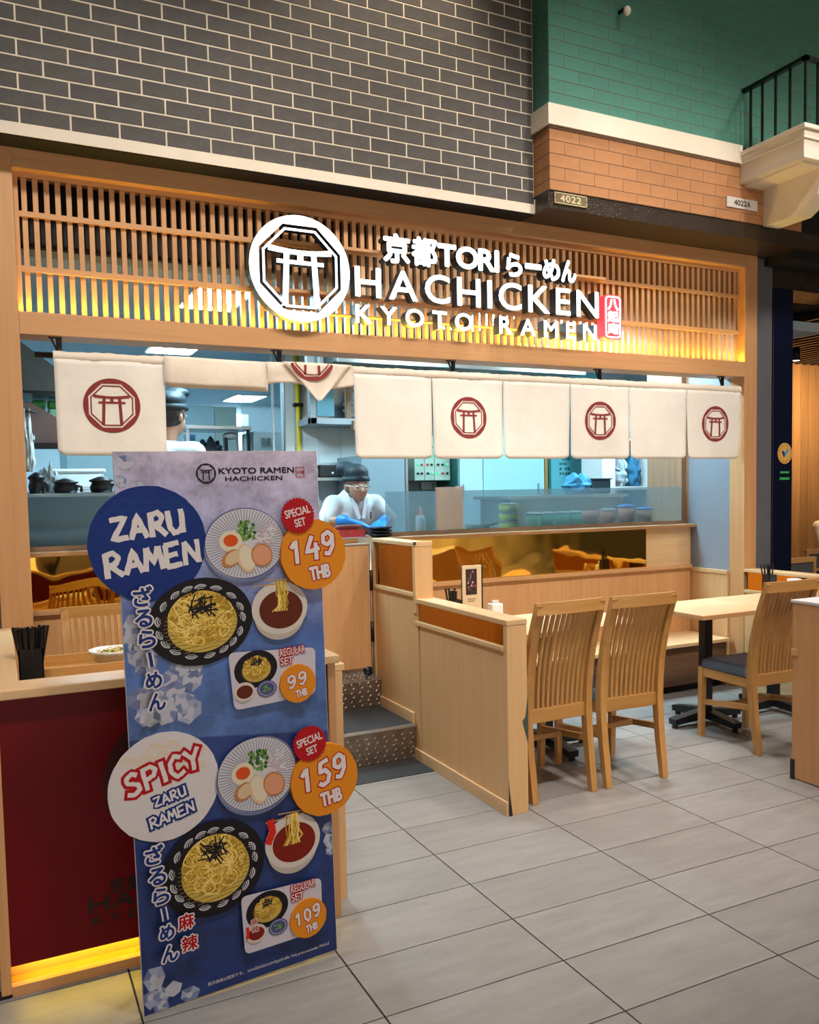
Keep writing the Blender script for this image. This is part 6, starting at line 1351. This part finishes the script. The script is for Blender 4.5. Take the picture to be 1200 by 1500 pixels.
def card(q, seed, cy, chili):
    t = nxt(); mb = MB(); cu, cv = sum(a for a, b in q)/4, sum(b for a, b in q)/4; pts = []
    for k in range(4):
        a, p, b = Vector(q[k-1]), Vector(q[k]), Vector(q[(k+1) % 4]); r = 0.02; d0, d1 = (a-p).normalized()*r, (b-p).normalized()*r
        for i in range(6): s = i/5; w = (p+d0)*(1-s)**2+p*(2*s*(1-s))+(p+d1)*s*s; pts.append((w.x, -t, w.y))
    mb._f([mb.bm.verts.new(p) for p in pts]); mb.build('printed_card', 'p_card', board, normals=False)
    noodle_plate(0.369, cy+0.065, 0.067, 0.055, seed, False); soup_cup(0.330, cy+0.002, 0.032, 0.030, 'p_soup2' if chili else 'p_soup', seed, False, False)
    ell(mb := MB(), 0.400, cy+0.002, 0.031, 0.025, nxt(), 26); p = mb.build('printed_dish', 'p_line', board, normals=False)
    t = nxt(); mb = MB(); rr = random.Random(seed)
    for i in range(26): a = 2*PI*i/26; ell(mb, 0.400+0.025*math.cos(a), cy+0.002+0.020*math.sin(a), 0.0018, 0.0018, t, 5)
    flat(mb, 'p_ivory', 'dish_dots', p); t = nxt(); mb = MB()
    for i in range(14): ell(mb, 0.400+rr.uniform(-.011, .011), cy+0.002+rr.uniform(-.009, .009), 0.004, 0.003, t+0.000001*i, 5)
    flat(mb, 'p_green2', 'printed_scallions', p)
    for grow, m in ((0.0028, 'p_red'), (0.0002, 'p_white')): txt('REGULAR', 0.486, cy+0.105, 0.080, 0.022, m, board, grow, 0.04); txt('SET', 0.466, cy+0.077, 0.040, 0.022, m, board, grow, 0.04)
    if chili:
        for grow, m in ((0.0022, 'p_white'), (0.0003, 'p_red')): txt('麻', 0.325, cy+0.040, 0.020, 0.018, m, board, grow); txt('辣', 0.328, cy+0.018, 0.020, 0.018, m, board, grow)
        mb = MB(); ribbon(mb, [(0.301, cy-0.005), (0.306, cy+0.012), (0.303, cy+0.03)], 0.009, nxt(), 0.2); flat(mb, 'p_chili', 'printed_chili', board)
card([(0.287, 0.996), (0.562, 0.978), (0.557, 0.833), (0.298, 0.824)], 31, 0.872, False); card([(0.289, 0.268), (0.548, 0.256), (0.546, 0.090), (0.294, 0.090)], 41, 0.142, True)
LAY[0] += 0.0004
def price(cu, cv, r, num, th, seed):
    d = disc('price_disc', cu, cv, r, 'p_orange', 0.0095, 0.012)
    brush(num, cu-r*0.04, cv+r*0.20, r*(1.46 if len(num) > 2 else 1.16), r*0.66, 0.20, r*0.125, ((r*0.035, 'p_red'), (0, 'p_white')), d, 0.12)
    txt('THB', cu+r*0.16, cv-r*0.52, r*0.62, r*0.36, 'p_red', d, r*0.05, 0.13); txt('THB', cu+r*0.16, cv-r*0.52, r*0.62, r*0.36, 'p_white', d, r*0.022, 0.13)
price(0.5675, 1.264, 0.107, '149', 0, 1); price(0.573, 0.562, 0.112, '159', 0, 2); price(0.497, 0.876, 0.058, '99', 0, 3); price(0.4975, 0.143, 0.0605, '109', 0, 4)
def badge(cu, cv, r):
    t = nxt(); pts = []
    for k in range(60): a = 2*PI*k/60; q = r*(1.0 if k % 2 else 0.92); pts.append((cu+q*math.cos(a), -t, cv+q*math.sin(a)))
    b = MB().prism(pts, (0, 0.004, 0)).build('special_badge', 'p_red', po)
    txt('SPECIAL', cu-0.001, cv+r*0.22, r*1.5, r*0.42, 'p_white', b, 0.0006, 0.20); txt('SET', cu+0.006, cv-r*0.36, r*0.64, r*0.42, 'p_white', b, 0.0006, 0.20)
badge(0.519, 1.384, 0.055); badge(0.526, 0.685, 0.056)
# --- vertical kana
def kana(pos):
    for grow, m in ((0.0062, 'p_white'), (0.0016, 'p_blue')):
        for ch, (cu, cv, s) in zip('ざるらーめん', pos):
            if ch == 'ー':
                mb = MB(); t = nxt(); ribbon(mb, [(cu-0.002, cv+s*0.48), (cu+0.001, cv), (cu+0.003, cv-s*0.48)], 0.006+2*grow, t, 0.0); flat(mb, m, 'kana_lettering', po)
            else: txt(ch, cu, cv, s*0.95, s, m, po, grow, 0, 'kana_lettering')
kana([(0.053, 1.184, 0.052), (0.052, 1.124, 0.046), (0.058, 1.066, 0.046), (0.064, 1.008, 0.042), (0.070, 0.950, 0.044), (0.076, 0.889, 0.046)])
kana([(0.046, 0.463, 0.050), (0.051, 0.400, 0.046), (0.058, 0.342, 0.044), (0.064, 0.288, 0.040), (0.069, 0.234, 0.040), (0.074, 0.172, 0.044)])
for grow, m in ((0.0048, 'p_white'), (0.0012, 'p_red')): txt('麻', 0.123, 0.249, 0.043, 0.043, m, po, grow, 0, 'kanji_lettering'); txt('辣', 0.130, 0.184, 0.043, 0.043, m, po, grow, 0, 'kanji_lettering')
txt('表示価格は税別です。 ราคานี้ยังไม่รวมภาษีมูลค่าเพิ่ม This price excludes 7%VAT', 0.368, 0.045, 0.386, 0.013, 'p_white', board, 0.0)
